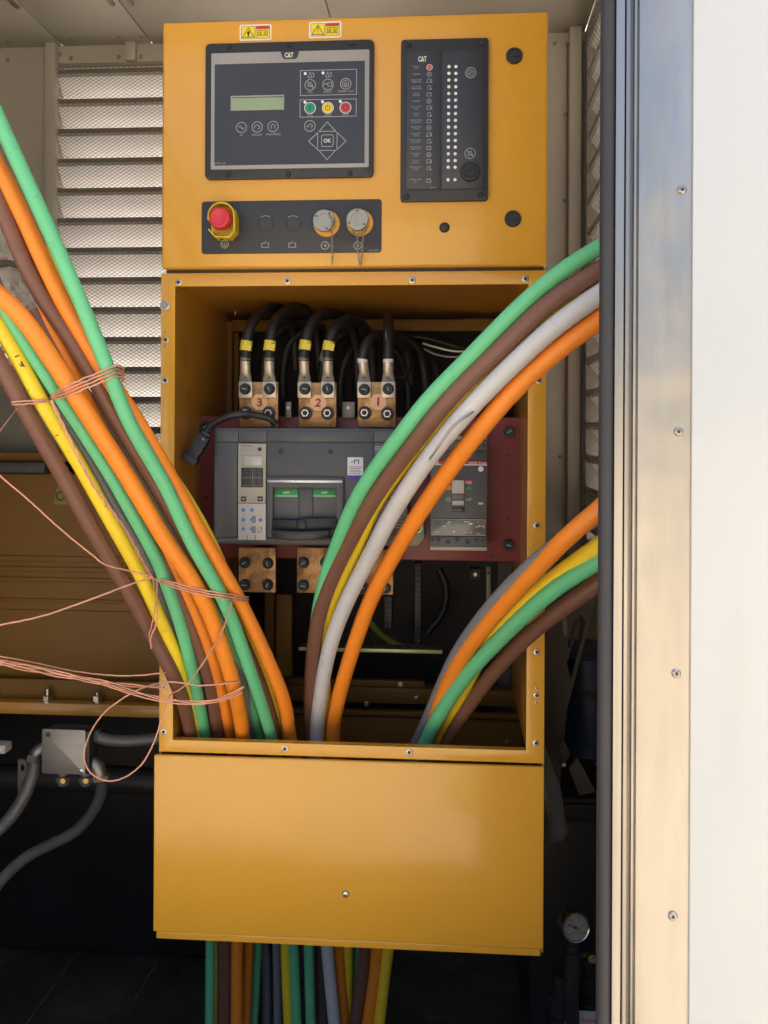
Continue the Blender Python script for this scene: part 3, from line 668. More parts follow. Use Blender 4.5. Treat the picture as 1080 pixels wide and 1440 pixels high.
for i, tx in enumerate(rows):
    f = i*40.75 if i < 16 else 687
    x = 540 + (198 - 7*f/687)/4.32; y = 30 + (281+f)/4.32; ls = tx.split('|')
    for j, s in enumerate(ls):
        q = lp(x, y + (j - (len(ls)-1)/2)*3.0, y1); pr.text(s, q[0], q[1], len(s)*1.25*k, 1.9*k, yp)
    cx, cz = lp(540 + (275 - 4*f/687)/4.32, y, y1)
    if i == 0: continue
    if i % 4 == 1: pr.ring(cx, cz, 3.2*k, .7*k, yp, 14); pr.ring(cx, cz, 1.3*k, .6*k, yp, 8)
    elif i % 4 == 2: pr.stroke([(cx-3.2*k,cz-2.2*k),(cx+2*k,cz-2.2*k),(cx+2*k,cz+2.6*k),(cx-2.2*k,cz+2.6*k)], .7*k, yp, True); pr.stroke([(cx+3.6*k,cz-2.6*k),(cx+3.6*k,cz+2.6*k)], .9*k, yp)
    elif i % 4 == 3: pr.stroke([(cx-3*k,cz-1*k),(cx-1*k,cz+2.6*k),(cx+2*k,cz+2.6*k),(cx+2.4*k,cz-2.4*k)], .7*k, yp); pr.disc(cx+2.6*k, cz-2*k, 1.2*k, yp, 8); pr.stroke([(cx-2.6*k,cz-2.4*k),(cx+.6*k,cz-2.4*k)], .7*k, yp)
    else: pr.stroke([(cx-3*k,cz-2.4*k),(cx+3*k,cz-2.4*k),(cx+3*k,cz+1.6*k),(cx-3*k,cz+1.6*k)], .7*k, yp, True); pr.stroke([(cx-1.8*k,cz+2.8*k),(cx-.6*k,cz+2.8*k)], .8*k, yp); pr.stroke([(cx+.8*k,cz+2.8*k),(cx+2*k,cz+2.8*k)], .8*k, yp)
q = lp(608.5, 264, y1); pr.text('357-7811', q[0], q[1], 9*k, 1.8*k, yp)
pr.build('lettering', LGT, ann, smooth=False)
p = at(604, 95, y1); o = MB().lathe(p, FRONT, [(4.2*k,-.0001),(4.2*k,.0006),(3.5*k,.001)], 18).build('stop_symbol', REDK, ann)
MB().ring(p.x, p.z, 4.0*k, .7*k, p.y-.0012).text('STOP', p.x, p.z, 5*k, 1.8*k, p.y-.0013).build('lettering', WHT, o, smooth=False)
for x, y in ((662,102.6),(661,216)):
    p = at(x, y, y1); o = MB().lathe(p, FRONT, [(7.6*k,-.0001),(7.6*k,.0006),(6.8*k,.001)], 24).build('key', NAVY, ann)
    m = MB().ring(p.x, p.z, 7.2*k, 1*k, y1-.0013)
    if y < 150: m.ring(p.x, p.z, 4*k, .8*k, y1-.0013, 14).stroke([(p.x-1.8*k,p.z-1.8*k),(p.x+1.8*k,p.z+1.8*k)], .8*k, y1-.0013)
    else: m.stroke([(p.x-5*k,p.z+5*k),(p.x+5*k,p.z-5*k)], 1*k, y1-.0015).stroke([(p.x-3*k,p.z-3*k),(p.x-2*k,p.z+2*k),(p.x+1*k,p.z+3.4*k),(p.x+3.4*k,p.z-2*k)], .8*k, y1-.0013, True)
    m.build('key_symbol', LGT, o, smooth=False)
p = at(661, 242, y1); k_ = k
o = MB().lathe(p, FRONT, [(13.6*k,-.0001),(13.6*k,.0035),(12.6*k,.005),(10.5*k,.0055),(9.8*k,.0048),(7*k,.0048),(6.4*k,.006),(3*k,.0062),(2.4*k,.0045),(.3*k,.0045)], 32).build('horn', BLK, ann)
for i in range(8):
    aa = 2*math.pi*i/8; MB().obox(p + Vector((8.4*k*math.cos(aa), -.0052, 8.4*k*math.sin(aa))), (.0008*math.cos(aa), 0, .0008*math.sin(aa)), (0, .0006, 0), (-.0025*math.sin(aa), 0, .0025*math.cos(aa))).build('horn_slot', INK, o)

# ---- switch plate
a, b, c, d = rect(283.8, 282, 536.6, 356.4, Yb)
swp = thing('switch_plate', ((a+b)/2, Yb, c), 'flat charcoal switch plate with two blanked holes under the controller', 'switch plate')
y1 = Yb-.0018; yp = y1-.0004
MB().prism(rrect(a, b, c, d, .005), y1, Yb-.0001).build('plate', CHAR, swp, bevel=.0004)
for x in (373.6, 412.2):
    p = at(x, 315, y1)
    MB().lathe(p, FRONT, [(.0135,-.0001),(.0133,.0008),(.0118,.0014),(.0112,.0006),(.0004,.0006)], 28).build('blank_plug', CHAR, swp)
    MB().stroke([(p.x+.0133*math.cos(R(50+80*i/8)), p.z+.0133*math.sin(R(50+80*i/8))) for i in range(9)], .0010, y1-.0016).build('plug_rim', GREYP, swp)
pr = MB()
def L3(x, y): return lp(x, y, y1)
q = L3(316, 343.6); pr.ring(q[0], q[1], 5.4*k, .9*k, yp); pr.stroke([(q[0],q[1]-3.4*k),(q[0],q[1]+3*k)], .9*k, yp); pr.stroke([(q[0]-3.4*k,q[1]+2.4*k),(q[0]-2.4*k,q[1]-2*k),(q[0]-.7*k,q[1]-3.2*k)], .8*k, yp); pr.stroke([(q[0]+3.4*k,q[1]+2.4*k),(q[0]+2.4*k,q[1]-2*k),(q[0]+.7*k,q[1]-3.2*k)], .8*k, yp)
for x in (373, 411):
    q = L3(x, 344); pr.stroke([(q[0]-5*k,q[1]-4*k),(q[0]+5*k,q[1]-4*k),(q[0]+5*k,q[1]+2*k),(q[0]+2*k,q[1]+2*k)], .9*k, yp); pr.stroke([(q[0]-5*k,q[1]-4*k),(q[0]-5*k,q[1]+2*k),(q[0]-1.5*k,q[1]+2*k),(q[0]+1*k,q[1]+4.6*k)], .9*k, yp)
for x in (457, 503):
    q = L3(x, 345.4); pr.ring(q[0], q[1], 5.4*k, 1.1*k, yp); pr.poly([(q[0]-2.4*k,q[1]),(q[0]+2*k,q[1]-2.4*k),(q[0]+2*k,q[1]+2.4*k)], yp); pr.stroke([(q[0]+6*k,q[1]),(q[0]+9*k,q[1])], 1*k, yp)
q = L3(526, 352); pr.text('361-4870 1', q[0], q[1], 15*k, 2.2*k, yp)
pr.build('lettering', LGT, swp, smooth=False)

# ---- emergency stop
p = at(317, 314, y1); es = thing('emergency_stop_button', p, 'red mushroom emergency stop button inside a yellow guard', 'stop button')
cx, cz = p.x, p.z
W_ = .0232
rim = [(W_, -.0185), (W_, -.008)] + [(W_*math.cos(R(a_)), .0060 + .0235*math.sin(R(a_))) for a_ in range(0, 181, 15)] + [(-W_, -.001)]
low_ = [(-W_, -.0165), (-.0115, -.0290), (.0125, -.0300)]
MB().prism([(cx+u, cz+v) for u, v in rim + low_], y1-.004, y1-.0001).build('guard_base', SHR, es, bevel=.0006)
def wall_along(path, h, th, nm):
    V = []; n = len(path); P = [Vector(q) for q in path]
    for i in range(n):
        d = (P[min(i+1, n-1)] - P[max(i-1, 0)]).normalized(); nn = Vector((-d.y, d.x))*th; a_, b_ = P[i], P[i] + nn
        V += [(cx+a_.x, y1-.004, cz+a_.y), (cx+a_.x*.985, y1-h, cz+a_.y*.985), (cx+b_.x*.985, y1-h, cz+b_.y*.985), (cx+b_.x, y1-.004, cz+b_.y)]
    F = [(i*4+j, i*4+(j+1) % 4, (i+1)*4+(j+1) % 4, (i+1)*4+j) for i in range(n-1) for j in range(4)] + [(0,1,2,3), ((n-1)*4+3, (n-1)*4+2, (n-1)*4+1, (n-1)*4)]
    return MB().add(V, F).build(nm, SHR, es, bevel=.0007)
wall_along(rim, .030, .0026, 'guard_collar')
wall_along([(-W_-.0005, -.0160)] + low_[1:] + [(W_+.0005, -.0180)], .026, .0026, 'guard_lip')
pb = Vector((cx, y1-.004, cz))
MB().lathe(pb, FRONT, [(.0105,0),(.0105,.018)], 20).build('stem', BLK, es)
MB().lathe(pb, FRONT, [(.014,.015),(.0172,.018),(.0185,.024),(.0180,.034),(.0162,.0385),(.0135,.0395),(.0125,.0388),(.0002,.0385)], 36).build('button_cap', ESTOP, es)
MB().lathe((cx-.002, y1-.016, cz-.0303), (0,0,-1), [(.003,0),(.0028,.0008)], 12).build('guard_hole', INK, es)

# ---- capped round connectors with chains
def connector(x, y, fx, fy, chain, label, turn):
    p = at(x, y, y1-.012); f = at(fx, fy, y1)
    t = thing('capped_connector', f, label, 'connector', 'capped sockets on the switch plate')
    MB().lathe((f.x, y1, f.z), FRONT, [(.0222,-.0001),(.0222,.003),(.0212,.0042),(.016,.0042),(.016,.010)], 32).build('flange', YEL, t)
    n = 40; V = []; 
    cap = MB(); pf = [(.0165,.002),(.0182,.004),(.0182,.013),(.0174,.0148),(.0108,.0152),(.0104,.0142),(.0003,.0142)]
    for r, h in pf:
        for i in range(n):
            aa = 2*math.pi*i/n; rr = r*(1 - (.045 if (i % 2 and .0035 < h < .0135) else 0)); V.append((p.x + rr*math.cos(aa), y1 - .004 - h, p.z + rr*math.sin(aa)))
    F = [(q_*n+i, q_*n+(i+1) % n, (q_+1)*n+(i+1) % n, (q_+1)*n+i) for q_ in range(len(pf)-1) for i in range(n)] + [tuple(range(n)), tuple(reversed([(len(pf)-1)*n+i for i in range(n)]))]
    c_ = cap.add(V, F).build('cap', GCAP, t, ang=50)
    for aa in turn:
        MB().cyl((p.x+.0142*math.cos(R(aa)), y1-.0188, p.z+.0142*math.sin(R(aa))), FRONT, .0017, .0008, 10).build('cap_hole', INK, c_)
    for path in chain:
        P = smooth_path([at(u, v, Y) for u, v, Y in path], 8)
        # links: small ellipses alternately turned
        L = sum((P[i+1]-P[i]).length for i in range(len(P)-1)); nl = int(L/.0042); m = MB()
        acc = 0; i = 0
        for q_ in range(nl):
            s = q_*L/nl
            while i < len(P)-2 and acc + (P[i+1]-P[i]).length < s: acc += (P[i+1]-P[i]).length; i += 1
            seg = P[i+1]-P[i]; c0 = P[i] + seg*((s-acc)/max(1e-6, seg.length)); dd = seg.normalized()
            sd_ = (dd.cross(FRONT) if q_ % 2 else dd.cross(dd.cross(FRONT))).normalized()
            ring = [c0 + dd*.0031*math.cos(2*math.pi*j/8) + sd_*.0016*math.sin(2*math.pi*j/8) for j in range(9)]
            m.tube(ring, .0007, 5, cap=False)
        m.build('chain', mat('chain_brass', (.30,.25,.17), .4, .7, var=.2), t)
    return t
yc = y1-.0215
connector(456, 311, 459.8, 315, [[(463,303,yc),(468,312,yc),(466,322,yc-.002),(467.5,340,yc-.003),(467,373,yc-.003)]], 'grey capped socket with one hanging chain, beside the blanked holes', (150, 50, -70))
connector(503, 309.6, 506.5, 314, [[(495,326,yc+.006),(503,330,yc),(512,327,yc),(517,318,yc+.004)], [(503,329,yc),(502.5,345,yc-.002),(506,375,yc-.003)], [(511,328,yc),(510,345,yc-.002),(507,376,yc-.005)]], 'grey capped socket with a doubled chain, at the far end of the switch plate', (205, 90, -35))

# ================================================================== INSIDE THE ENCLOSURE
# maroon mounting plate
YM = .170
a, b, c, d = rect(278, 586, 735, 787, YM)
mp_ = thing('mounting_plate', ((a+b)/2, YM, c), 'maroon painted mounting plate behind both breakers', 'mounting plate')
MB().box(a, b, YM, YM+.006, c, d).build('plate', REDPL, mp_, bevel=.0035, seg=3)
MB().box(a+.004, b-.004, YM+.0061, YM+.05, c, c+.004).build('bottom_flange', REDPL, mp_)
def socket_head(r):
    return MB().lathe((0,0,0), (0,0,1), [(r*1.18,0),(r*1.18,.0016),(r,.0018),(r,.0090),(r*.90,.0104),(r*.60,.0104),(r*.56,.0055),(r*.02,.0055)], 20)
BOLTB = mesh_of(socket_head(.0090), 'bolt', BLK)
BOLTS = mesh_of(MB().obox((0,0,.0107), (.0042,.0005,0), (-.0002,.0014,0), (0,0,.0003)), 'bolt_mark', mat('teal_mark', (0.16, 0.30, 0.28), .4))
def bolt(x, y, Y, par, s=1.0, mark=0.5):
    p = at(x, y, Y); o = piece(BOLTB, p, par, QF, name='bolt', scale=s)
    m = bpy.data.objects.new('bolt_mark', BOLTS); COL.objects.link(m); m.parent = o; m.rotation_euler = (0,0,mark); ORG[m] = p
    return o
for x, y, r_ in ((716,607,.5),(715,766,-.4),(290,600,.3),(288,776,.9)): bolt(x, y, YM, mp_, 1.05, r_)
HOLE = mesh_of(MB().lathe((0,0,0), (0,0,1), [(.0035,0),(.0033,.0003)], 12), 'bolt_hole', INK)
for x, y in ((716,640),(715,731),(290,700),(690,790-8)): piece(HOLE, at(x, y, YM-.0001), mp_, QF, scale=.8)

# busbars
NUTR = mesh_of(MB().lathe((0,0,0), (0,0,1), [(.0122,0),(.0122,.002),(.0108,.0024)], 24), 'washer', BLK)
NUTW = mesh_of(MB().lathe((0,0,0), (0,0,1), [(.0082,.0024),(.0082,.0092),(.0070,.0104),(.0048,.0104),(.0046,.0060),(.0003,.0060)], 6), 'nut', ZINC)
NUTK = mesh_of(MB().lathe((0,0,0), (0,0,1), [(.0046,.0062),(.0044,.0120),(.003,.0128),(.0003,.0122)], 14), 'bolt_end', BLK)
def busbar(x0, y0, x1, y1, Y, label, bolts, num=None, group=None):
    a, b, c, d = rect(x0, y0, x1, y1, Y)
    t = thing('busbar', ((a+b)/2, Y, c), label, 'busbar', group)
    MB().box(a, b, Y, Y+.010, c, d).build('bar_plate', COPB, t, bevel=.0012)
    for i, (x, y, kind) in enumerate(bolts):
        if kind == 'b': bolt(x, y, Y, t, 1.0, .4 + 1.3*i)
        elif kind == 'c': bolt(x, y, Y-.004, t, 1.0, 2.8 - 1.0*i)
        else:
            p = at(x, y, Y); o = piece(NUTR, p, t, QF)
            for ms, nm in ((NUTW, 'nut'), (NUTK, 'bolt_end')):
                n = bpy.data.objects.new(nm, ms); COL.objects.link(n); n.parent = o; ORG[n] = p
    if num:
        cx, cy_ = (x0+x1)/2 + (1 if num != '1' else 2), y0 + 28.5
        p = at(cx, cy_, Y); r = .0155
        st = MB().prism([(p.x + r*math.cos(R(22.5+45*i)), p.z + r*math.sin(R(22.5+45*i))) for i in range(8)], Y-.0009, Y-.0002).build('number_sticker', ORS, t)
        hand = {'3': [(-.5,.75),(.1,1.0),(.55,.7),(.45,.25),(-.05,.05),(.5,-.15),(.6,-.65),(.1,-1.0),(-.6,-.8)],
                '2': [(-.6,.55),(-.3,.95),(.3,.95),(.55,.5),(.1,-.2),(-.6,-.9),(-.1,-.85),(.65,-.9)],
                '1': [(-.15,.7),(.1,1.0),(.05,.3),(.0,-.4),(.05,-1.0)]}[num]
        m = MB(); s = .0066
        m.stroke([(p.x+u*s, p.z+v*s) for u, v in hand], .0032 if num != '1' else .0038, Y-.0013)
        m.build('number_mark', REDI, st, smooth=False)
    return t
YU = .130
busbar(336.5, 537, 391, 601, YU, 'copper bar with red figure three, crossed by the black plug lead', [(345,547,'c'),(379,547,'c'),(346,580.5,'n'),(378.5,581,'n')], '3')
busbar(420, 538, 473, 601, YU, 'copper bar with red figure two, middle one above the large breaker', [(429,547,'c'),(461,547,'c'),(430,581,'n'),(461,581,'n')], '2')
busbar(503, 537, 556.5, 601, YU, 'copper bar with red figure one, under the bare black cables', [(512.5,548,'c'),(546,547,'c'),(513,580.5,'n'),(545,582,'n')], '1')
YL = .125
busbar(335.5, 770, 387.5, 833, YL, 'lower copper terminal bar below the beige trip unit', [(344.5,791,'b'),(377,792,'b'),(344.5,822,'b'),(377,822,'b')])
busbar(417.5, 770, 468, 834, YL, 'lower copper terminal bar partly covered by the green cable', [(427,791,'b'),(458,791,'b'),(427,823,'b'),(458,823,'b')])
busbar(501, 772, 553, 836, YL, 'lower copper terminal bar between the white and orange cables', [(511,793,'b'),(542,794,'b'),(510,826,'b'),(542,827,'b')])
# grey insulator shelves above the breaker
for i, (x0, x1, lb) in enumerate(((392, 419, 'narrow zinc clip behind the end of the black plug lead'), (480, 500, 'wide zinc clip in the gap beside the bare black cables'))):
    a, b, c, d = rect((x0+x1)/2-(4 if i == 0 else 9), 565, (x0+x1)/2+(4 if i == 0 else 9), 588, .16)
    t = thing('clip', ((a+b)/2, .16, c), lb, 'clip')
    MB().box(a, b, .16, .168, c, d).build('clip_body', OLIVEB, t, bevel=.001); MB().cyl(((a+b)/2, .16, (c+d)/2+.004), FRONT, .003, .004, 10).build('rivet', NICK, t)

# ---- large breaker
YK = .060
a, b, c, d = rect(300.5, 602, 574, 767, YK)
brk = thing('power_breaker', ((a+b)/2, YM, c), 'large dark grey power breaker with beige trip unit and green OFF flags', 'breaker')
MB().box(a, b, YK, YM-.0005, c, d).build('body', BRK, brk, bevel=.003)
def bfront(x0, y0, x1, y1, Y0, Y1, nm, m, par=None, bev=.0008):
    p, q, r, s = rect(x0, y0, x1, y1, Y0); return MB().box(p, q, Y0, Y1, r, s).build(nm, m, par or brk, bevel=bev)
F0 = YK-.0030
bfront(304, 606, 335, 621.5, F0, YK, 'cover_strip', BRK); bfront(335.6, 606, 375, 621.5, F0, YK, 'cover_strip', BRK); bfront(375.6, 606, 525, 621.5, F0, YK, 'cover_strip', BRK); bfront(525.6, 606, 572, 621.5, F0, YK, 'cover_strip', BRK)
bfront(304, 622.3, 333.5, 755, F0, YK, 'side_cover', BRK)
p0 = [lp(375.2, 622.3, F0), lp(525, 622.3, F0), lp(525, 755.5, F0), lp(375.2, 755.5, F0)]
xa, xb, za, zb = rect(375.2, 622.3, 525, 755.5, F0); ha, hb, hc, hd = rect(383.5, 685.5, 474.5, 757.5, F0)
MB().prism([(xa,za),(xb,za),(xb,zb),(xa,zb)], F0, YK, [[(ha,max(hc, za+.0015)),(hb,max(hc, za+.0015)),(hb,hd),(ha,hd)]]).build('front_cover', BRK, brk, bevel=.0006)
bfront(303, 757.5, 572.5, 765, F0-.001, YK, 'bottom_ledge', BRK, bev=.0015)
bfront(525.8, 622.3, 546, 755, F0, YK, 'side_cover', BRK)
bfront(547, 622.3, 572.5, 755, F0-.001, YK, 'side_cover', BRKD)
for x, y in ((395.3, 634.7), (464.7, 635)):
    MB().lathe(at(x, y, F0), FRONT, [(.0047,-.0001),(.0047,.0004),(.0036,.0006)], 16).build('screw_hole', INK, brk)
# trip unit
FT = F0-.004
tu = bfront(334.6, 623.8, 373.8, 707.5, FT, YK, 'trip_unit', BEIGE, bev=.001)
bfront(334.6, 708.2, 373.6, 759.5, FT-.001, YK, 'trip_cover', BONE, tu, bev=.001)
kk = mpx(FT)
m = MB(); q = lp(347, 627, FT); m.text('Micrologic', q[0], q[1], 16*kk, 3*kk, FT-.0004)
for x in (341, 347.5, 354, 360): q = lp(x, 632.5, FT); m.text('Ir', q[0], q[1], 2.2*kk, 2*kk, FT-.0004)
for x, tx in ((343, 'menu'), (354, 'Isd'), (365, 'test')): q = lp(x, 708.9-.9, FT); m.text(tx, q[0], q[1], 6*kk, 1.5*kk, FT-.0004)
m.build('lettering', INK, tu, smooth=False)
q = at(365.4, 631.8, FT); MB().lathe(q, FRONT, [(.0036,-.0001),(.0035,.0012),(.0018,.0013),(.0018,.0004),(.0002,.0004)], 16).build('test_port', BRKD, tu)
o = bfront(341, 639.8, 369.3, 656, FT-.0006, FT+.001, 'display_frame', GREYP, tu, .0003)
bfront(343, 641.8, 368, 654.5, FT-.0010, FT-.0005, 'display', mat('lcd_pale', (.50,.52,.46), .25, coat=.5), tu, .0002)
bfront(339, 657.8, 370, 685.3, FT-.0006, FT+.001, 'legend_panel', CHAR, tu, .0003)
m = MB()
for i in range(4):
    for j in range(6):
        q = lp(346 + i*6.2, 661 + j*4.1, FT-.001); m.disc(q[0], q[1], .45*kk, FT-.0009, 6)
for y_ in (671.5, 683): q0, q1 = lp(340, y_, FT), lp(368.5, y_, FT); m.stroke([q0, q1], .35*kk, FT-.0009)
q0, q1 = lp(355.5, 660, FT), lp(355.5, 684, FT); m.stroke([q0, q1], .4*kk, FT-.0009)
m.build('legend_print', LGT, tu, smooth=False)
for x in (342.2, 365.8):
    o = bfront(x-3.7, 698.2, x+3.7, 705, FT-.0014, FT, 'menu_key', CHAR, tu, .0004)
    q = lp(x, 701.6, FT-.0014); MB().stroke([(q[0]-2*kk, q[1]), (q[0]+2*kk, q[1])], .9*kk, FT-.0018).build('lettering', WHT, tu, smooth=False)
for x, y in ((354.2,729.5),(354.2,744)): bfront(x+.2, y-4, x+5.4, y+6, FT-.0014, FT-.0009, 'dial_tab', mat('grey_tab', (.22,.22,.22), .5), tu, .0002)
for x, y in ((342,717.2),(354.2,717.2),(342,730.8),(353.8,730.8),(366.2,731.2),(342,743.8),(353.8,743.8)):
    MB().lathe(at(x, y, FT-.0012), FRONT, [(2.9*kk,-.0002),(2.8*kk,.0006),(1.4*kk,.0008),(1.2*kk,.0004),(.1*kk,.0004)], 16).build('dial', BLUD, tu)
m = MB(); q = lp(365.5, 745, FT-.001); m.ring(q[0], q[1], 3.6*kk, .5*kk, FT-.0015, 14); m.stroke([(q[0]-2*kk,q[1]-5*kk),(q[0]+3*kk,q[1]+4.5*kk)], .5*kk, FT-.0015)
for x, y in ((348,711.5),(342,724),(354,724),(342,737.5),(354,737.5),(366,724.5)): q = lp(x, y, FT); m.text('.8 .9', q[0], q[1], 5*kk, 1.1*kk, FT-.0015)
for x in (348, 359.5): q0, q1 = lp(x, 752, FT), lp(x, 759, FT); m.stroke([q0, q1], .7*kk, FT-.0015)
m.build('dial_print', INK, tu, smooth=False)
# handle unit
xa, xb, za, zb = rect(375.6, 671, 483.5, 756, F0-.004)
ha, hb, hc, hd = rect(384, 685.5, 473.5, 756.6, F0-.004)
hu = MB().prism([(xa,za),(xb,za),(xb,zb),(xa,zb)], F0-.009, F0-.0001, [[(ha,za+.001),(hb,za+.001),(hb,hd),(ha,hd)]]).build('handle_frame', BRK, brk, bevel=.001)
HF = F0-.009
bfront(376, 675.2, 481.5, 678.6, HF-.0006, HF, 'silver_strip', mat('silver_print', (.62,.63,.64), .3, .6), hu, .0002)
q = lp(385.5, 676.9, HF); MB().text('Schneider', q[0], q[1], 15.5*kk, 3.2*kk, HF-.0010).build('lettering', WHT, hu, smooth=False)
RB = YK+.012
bfront(383, 684, 475, 758, RB, RB+.03, 'handle_recess', BRKD, hu)
for x0, x1, tx in ((387, 418.5, 'OFF'), (440.4, 472, 'OFF')):
    fl_ = bfront(x0, 688.5, x1, 699, YK-.001, RB, 'off_flag', GRNW, hu, .0006)
    q = lp((x0+x1)/2, 692.8, YK-.001); MB().text(tx, q[0], q[1], 9*kk, 3.2*kk, YK-.0014, bold=.02).build('lettering', WHT, fl_, smooth=False)
    bfront(x0, 696.2, x1, 698.8, YK-.0016, YK-.0011, 'flag_edge', PGRN, fl_, .0002)
bfront(419, 685.8, 440, 733, YK-.003, RB, 'centre_column', BRK, hu, .002)
for x in (388.5, 412.5, 442.5, 467): bfront(x-4, 705, x+4.5, 708, RB-.0016, RB-.0001, 'slot', INK, hu, .0002)
V = [lp(383,730,YK-.012), lp(418,731,YK-.012), lp(430,728,YK-.012), lp(474,728,YK-.012), lp(474,744,YK-.012), lp(430,746,YK-.012), lp(383,745,YK-.012)]
hd_ = MB().prism(V, YK-.018, RB).build('lever', BLK, hu, bevel=.002)
V = [lp(382.5,744.5,YK-.02), lp(424,746,YK-.02), lp(466,744.5,YK-.02), lp(463,753.5,YK-.02), lp(443,757.5,YK-.02), lp(418,759,YK-.02), lp(397,757,YK-.02), lp(383,752,YK-.02)]
MB().prism(V, YK-.034, YK-.012).build('lever_grip', BRKD, hu, bevel=.003)
q = at(424, 738.5, YK-.018); MB().lathe(q, FRONT, [(8*kk,-.0002),(7.6*kk,.0018),(6*kk,.0026),(.3*kk,.0028)], 24).build('lever_boss', BLK, hu)
# labels on the breaker
o = bfront(488.6, 643, 510.6, 676, F0-.0005, F0-.0001, 'rating_label', LABW, brk, .0001)
m = MB(); p, q, r, s = rect(488.6, 668.5, 510.6, 676, F0-.0005); m.poly([(p,r),(q,r),(q,s),(p,s)], F0-.0009)
q0 = lp(501.5, 649.5, F0); m.stroke([(q0[0]-3*kk,q0[1]-2.5*kk),(q0[0]-3*kk,q0[1]+2.5*kk),(q0[0]+3*kk,q0[1]+2.5*kk),(q0[0]+3*kk,q0[1]-2.5*kk)], 1.4*kk, F0-.0009); m.stroke([(q0[0]-8*kk,q0[1]),(q0[0]-4*kk,q0[1])], 1*kk, F0-.0009)
for i in range(5): q0, q1 = lp(491+(i % 2), 656.5+i*2.3, F0), lp(508.5-(i % 3), 656.5+i*2.3, F0); m.stroke([q0, q1], .7*kk, F0-.0009)
m.build('label_print', LABB, o, smooth=False)
m = MB()
for y_, w_ in ((628,12),(630.5,14),(633.5,13),(636.5,14),(640,13),(690,22),(694,24),(698,20),(702,24),(706,24),(712,20),(716,24),(720,22),(724,24),(728,18),(733,24),(738,22),(742,24)):
    xx = 527 if y_ < 650 else 548.5
    q0, q1 = lp(xx, y_, F0-.001), lp(xx+w_, y_, F0-.001); m.stroke([q0, q1], (1.7 if y_ < 634 else .6)*kk, F0-.0014)
m.build('rating_print', LGT, brk, smooth=False)

# grey terminal shield and olive bracket at the end of the large breaker
def tab(pts, Y, nm, label, m_, sx, sy2, mm, cat):
    P = [lp(x, y, Y) for x, y in pts]; t = thing(nm, (P[0][0], YM, min(p[1] for p in P)), label, cat)
    MB().prism(P, Y, YM-.0005).build('tab_body', m_, t, bevel=.0015)
    q = at(sx, sy2, Y); s = MB().lathe(q, FRONT, [(.0095,-.0001),(.0095,.0014),(.0085,.0028),(.002,.003)], 24).build('screw', ZINC, t)
    MB().lathe(q, FRONT, [(.0072,.0029),(.0070,.0034)], 20).build('screw_face', mm, s)
    MB().obox(q + Vector((0,-.0036,0)), (.0045,0,.0035), (0,.0003,0), (-.0012,0,.0016)).build('screw_slot', WHT, s)
tab([(577,619),(594,619),(600,626),(600,650),(577,650)], .085, 'terminal_shield', 'grey terminal shield with a teal headed screw beside the white cable', BRK, 587.5, 632.5, mat('teal_screw', (.06,.22,.24), .35, .3), 'terminal shield')
tab([(570,727),(597,727),(597,758),(588,768),(570,768)], .105, 'terminal_bracket', 'olive metal bracket with a bright green screw behind the orange cable', OLIVEB, 587, 742.5, mat('green_screw', (.05,.30,.10), .35, .2), 'bracket')

# ---- small moulded case breaker
YS = .090
a, b, c, d = rect(604, 613.5, 685.5, 773.5, YS)
mcb = thing('moulded_breaker', ((a+b)/2, YM, c), 'smaller grey breaker with a red band and a bone coloured toggle', 'breaker')
def sf(x0, y0, x1, y1, Y0, Y1, nm, m, par=None, bev=.0006):
    p, q, r, s = rect(x0, y0, x1, y1, Y0); return MB().box(p, q, Y0, Y1, r, s).build(nm, m, par or mcb, bevel=bev)
sf(605.5, 619, 684.5, 768.5, YS, YM-.0005, 'body', BRKD, bev=.001)
sf(605, 613.6, 684.5, 618.4, YS+.012, YM-.001, 'terminal_edge', BONE); sf(605, 768.8, 684.5, 774, YS+.008, YM-.001, 'terminal_edge', BONE)
o = sf(605.2, 618.9, 685, 633, YS-.004, YS-.0001, 'terminal_cover', BRK)
sf(605.2, 633.6, 685, 647.6, YS-.004, YS-.0001, 'terminal_cover', mat('breaker_mid', (.055,.058,.062), .45))
for x in (631.5, 672, 680.5, 612, 622): MB().lathe(at(x, 626.5, YS-.004), FRONT, [((3.4 if x != 680.5 else 2.6)*kk,-.0001),(3*kk,.0003)], 14).build('screw_hole', INK, mcb)
o = sf(605.2, 648.2, 685, 654.2, YS-.006, YS-.0001, 'brand_band', mat('red_band', (.50,.04,.05), .4))
sf(605.2, 652.9, 685, 654.4, YS-.0066, YS-.0061, 'band_edge', LABW, o, .0001)
m = MB(); q = lp(671.5, 650.8, YS-.006); m.text('SACE Tmax', q[0], q[1], 25*kk, 3*kk, YS-.0066, bold=.01); q = lp(612.5, 650.8, YS-.006); m.text('ABB', q[0], q[1], 10*kk, 3.2*kk, YS-.0066, bold=.03)
m.build('lettering', LABW, o, smooth=False)
fs = YS-.006
fc = sf(605.2, 654.9, 685, 729, fs, YS-.0001, 'front_cover', mat('breaker_face', (.085,.087,.09), .42, bump=.04, bscale=500))
q = at(676.3, 659.4, fs); MB().lathe(q, FRONT, [(4*kk,-.0001),(3.9*kk,.001),(3.2*kk,.0016),(.2*kk,.0017)], 18).build('test_button', LABW, mcb)
def flat(x0, y0, x1, y1, nm, m): return sf(x0, y0, x1, y1, fs-.0005, fs-.0001, nm, m, mcb, .0001)
o = flat(628.5, 675.5, 635.5, 681.5, 'on_flag', LABR); o2 = flat(653.5, 675.5, 664, 681.5, 'on_flag', LABR)
q = lp(631, 678.5, fs); MB().text('I', q[0], q[1], 1*kk, 4.4*kk, fs-.0009).build('lettering', WHT, o, smooth=False)
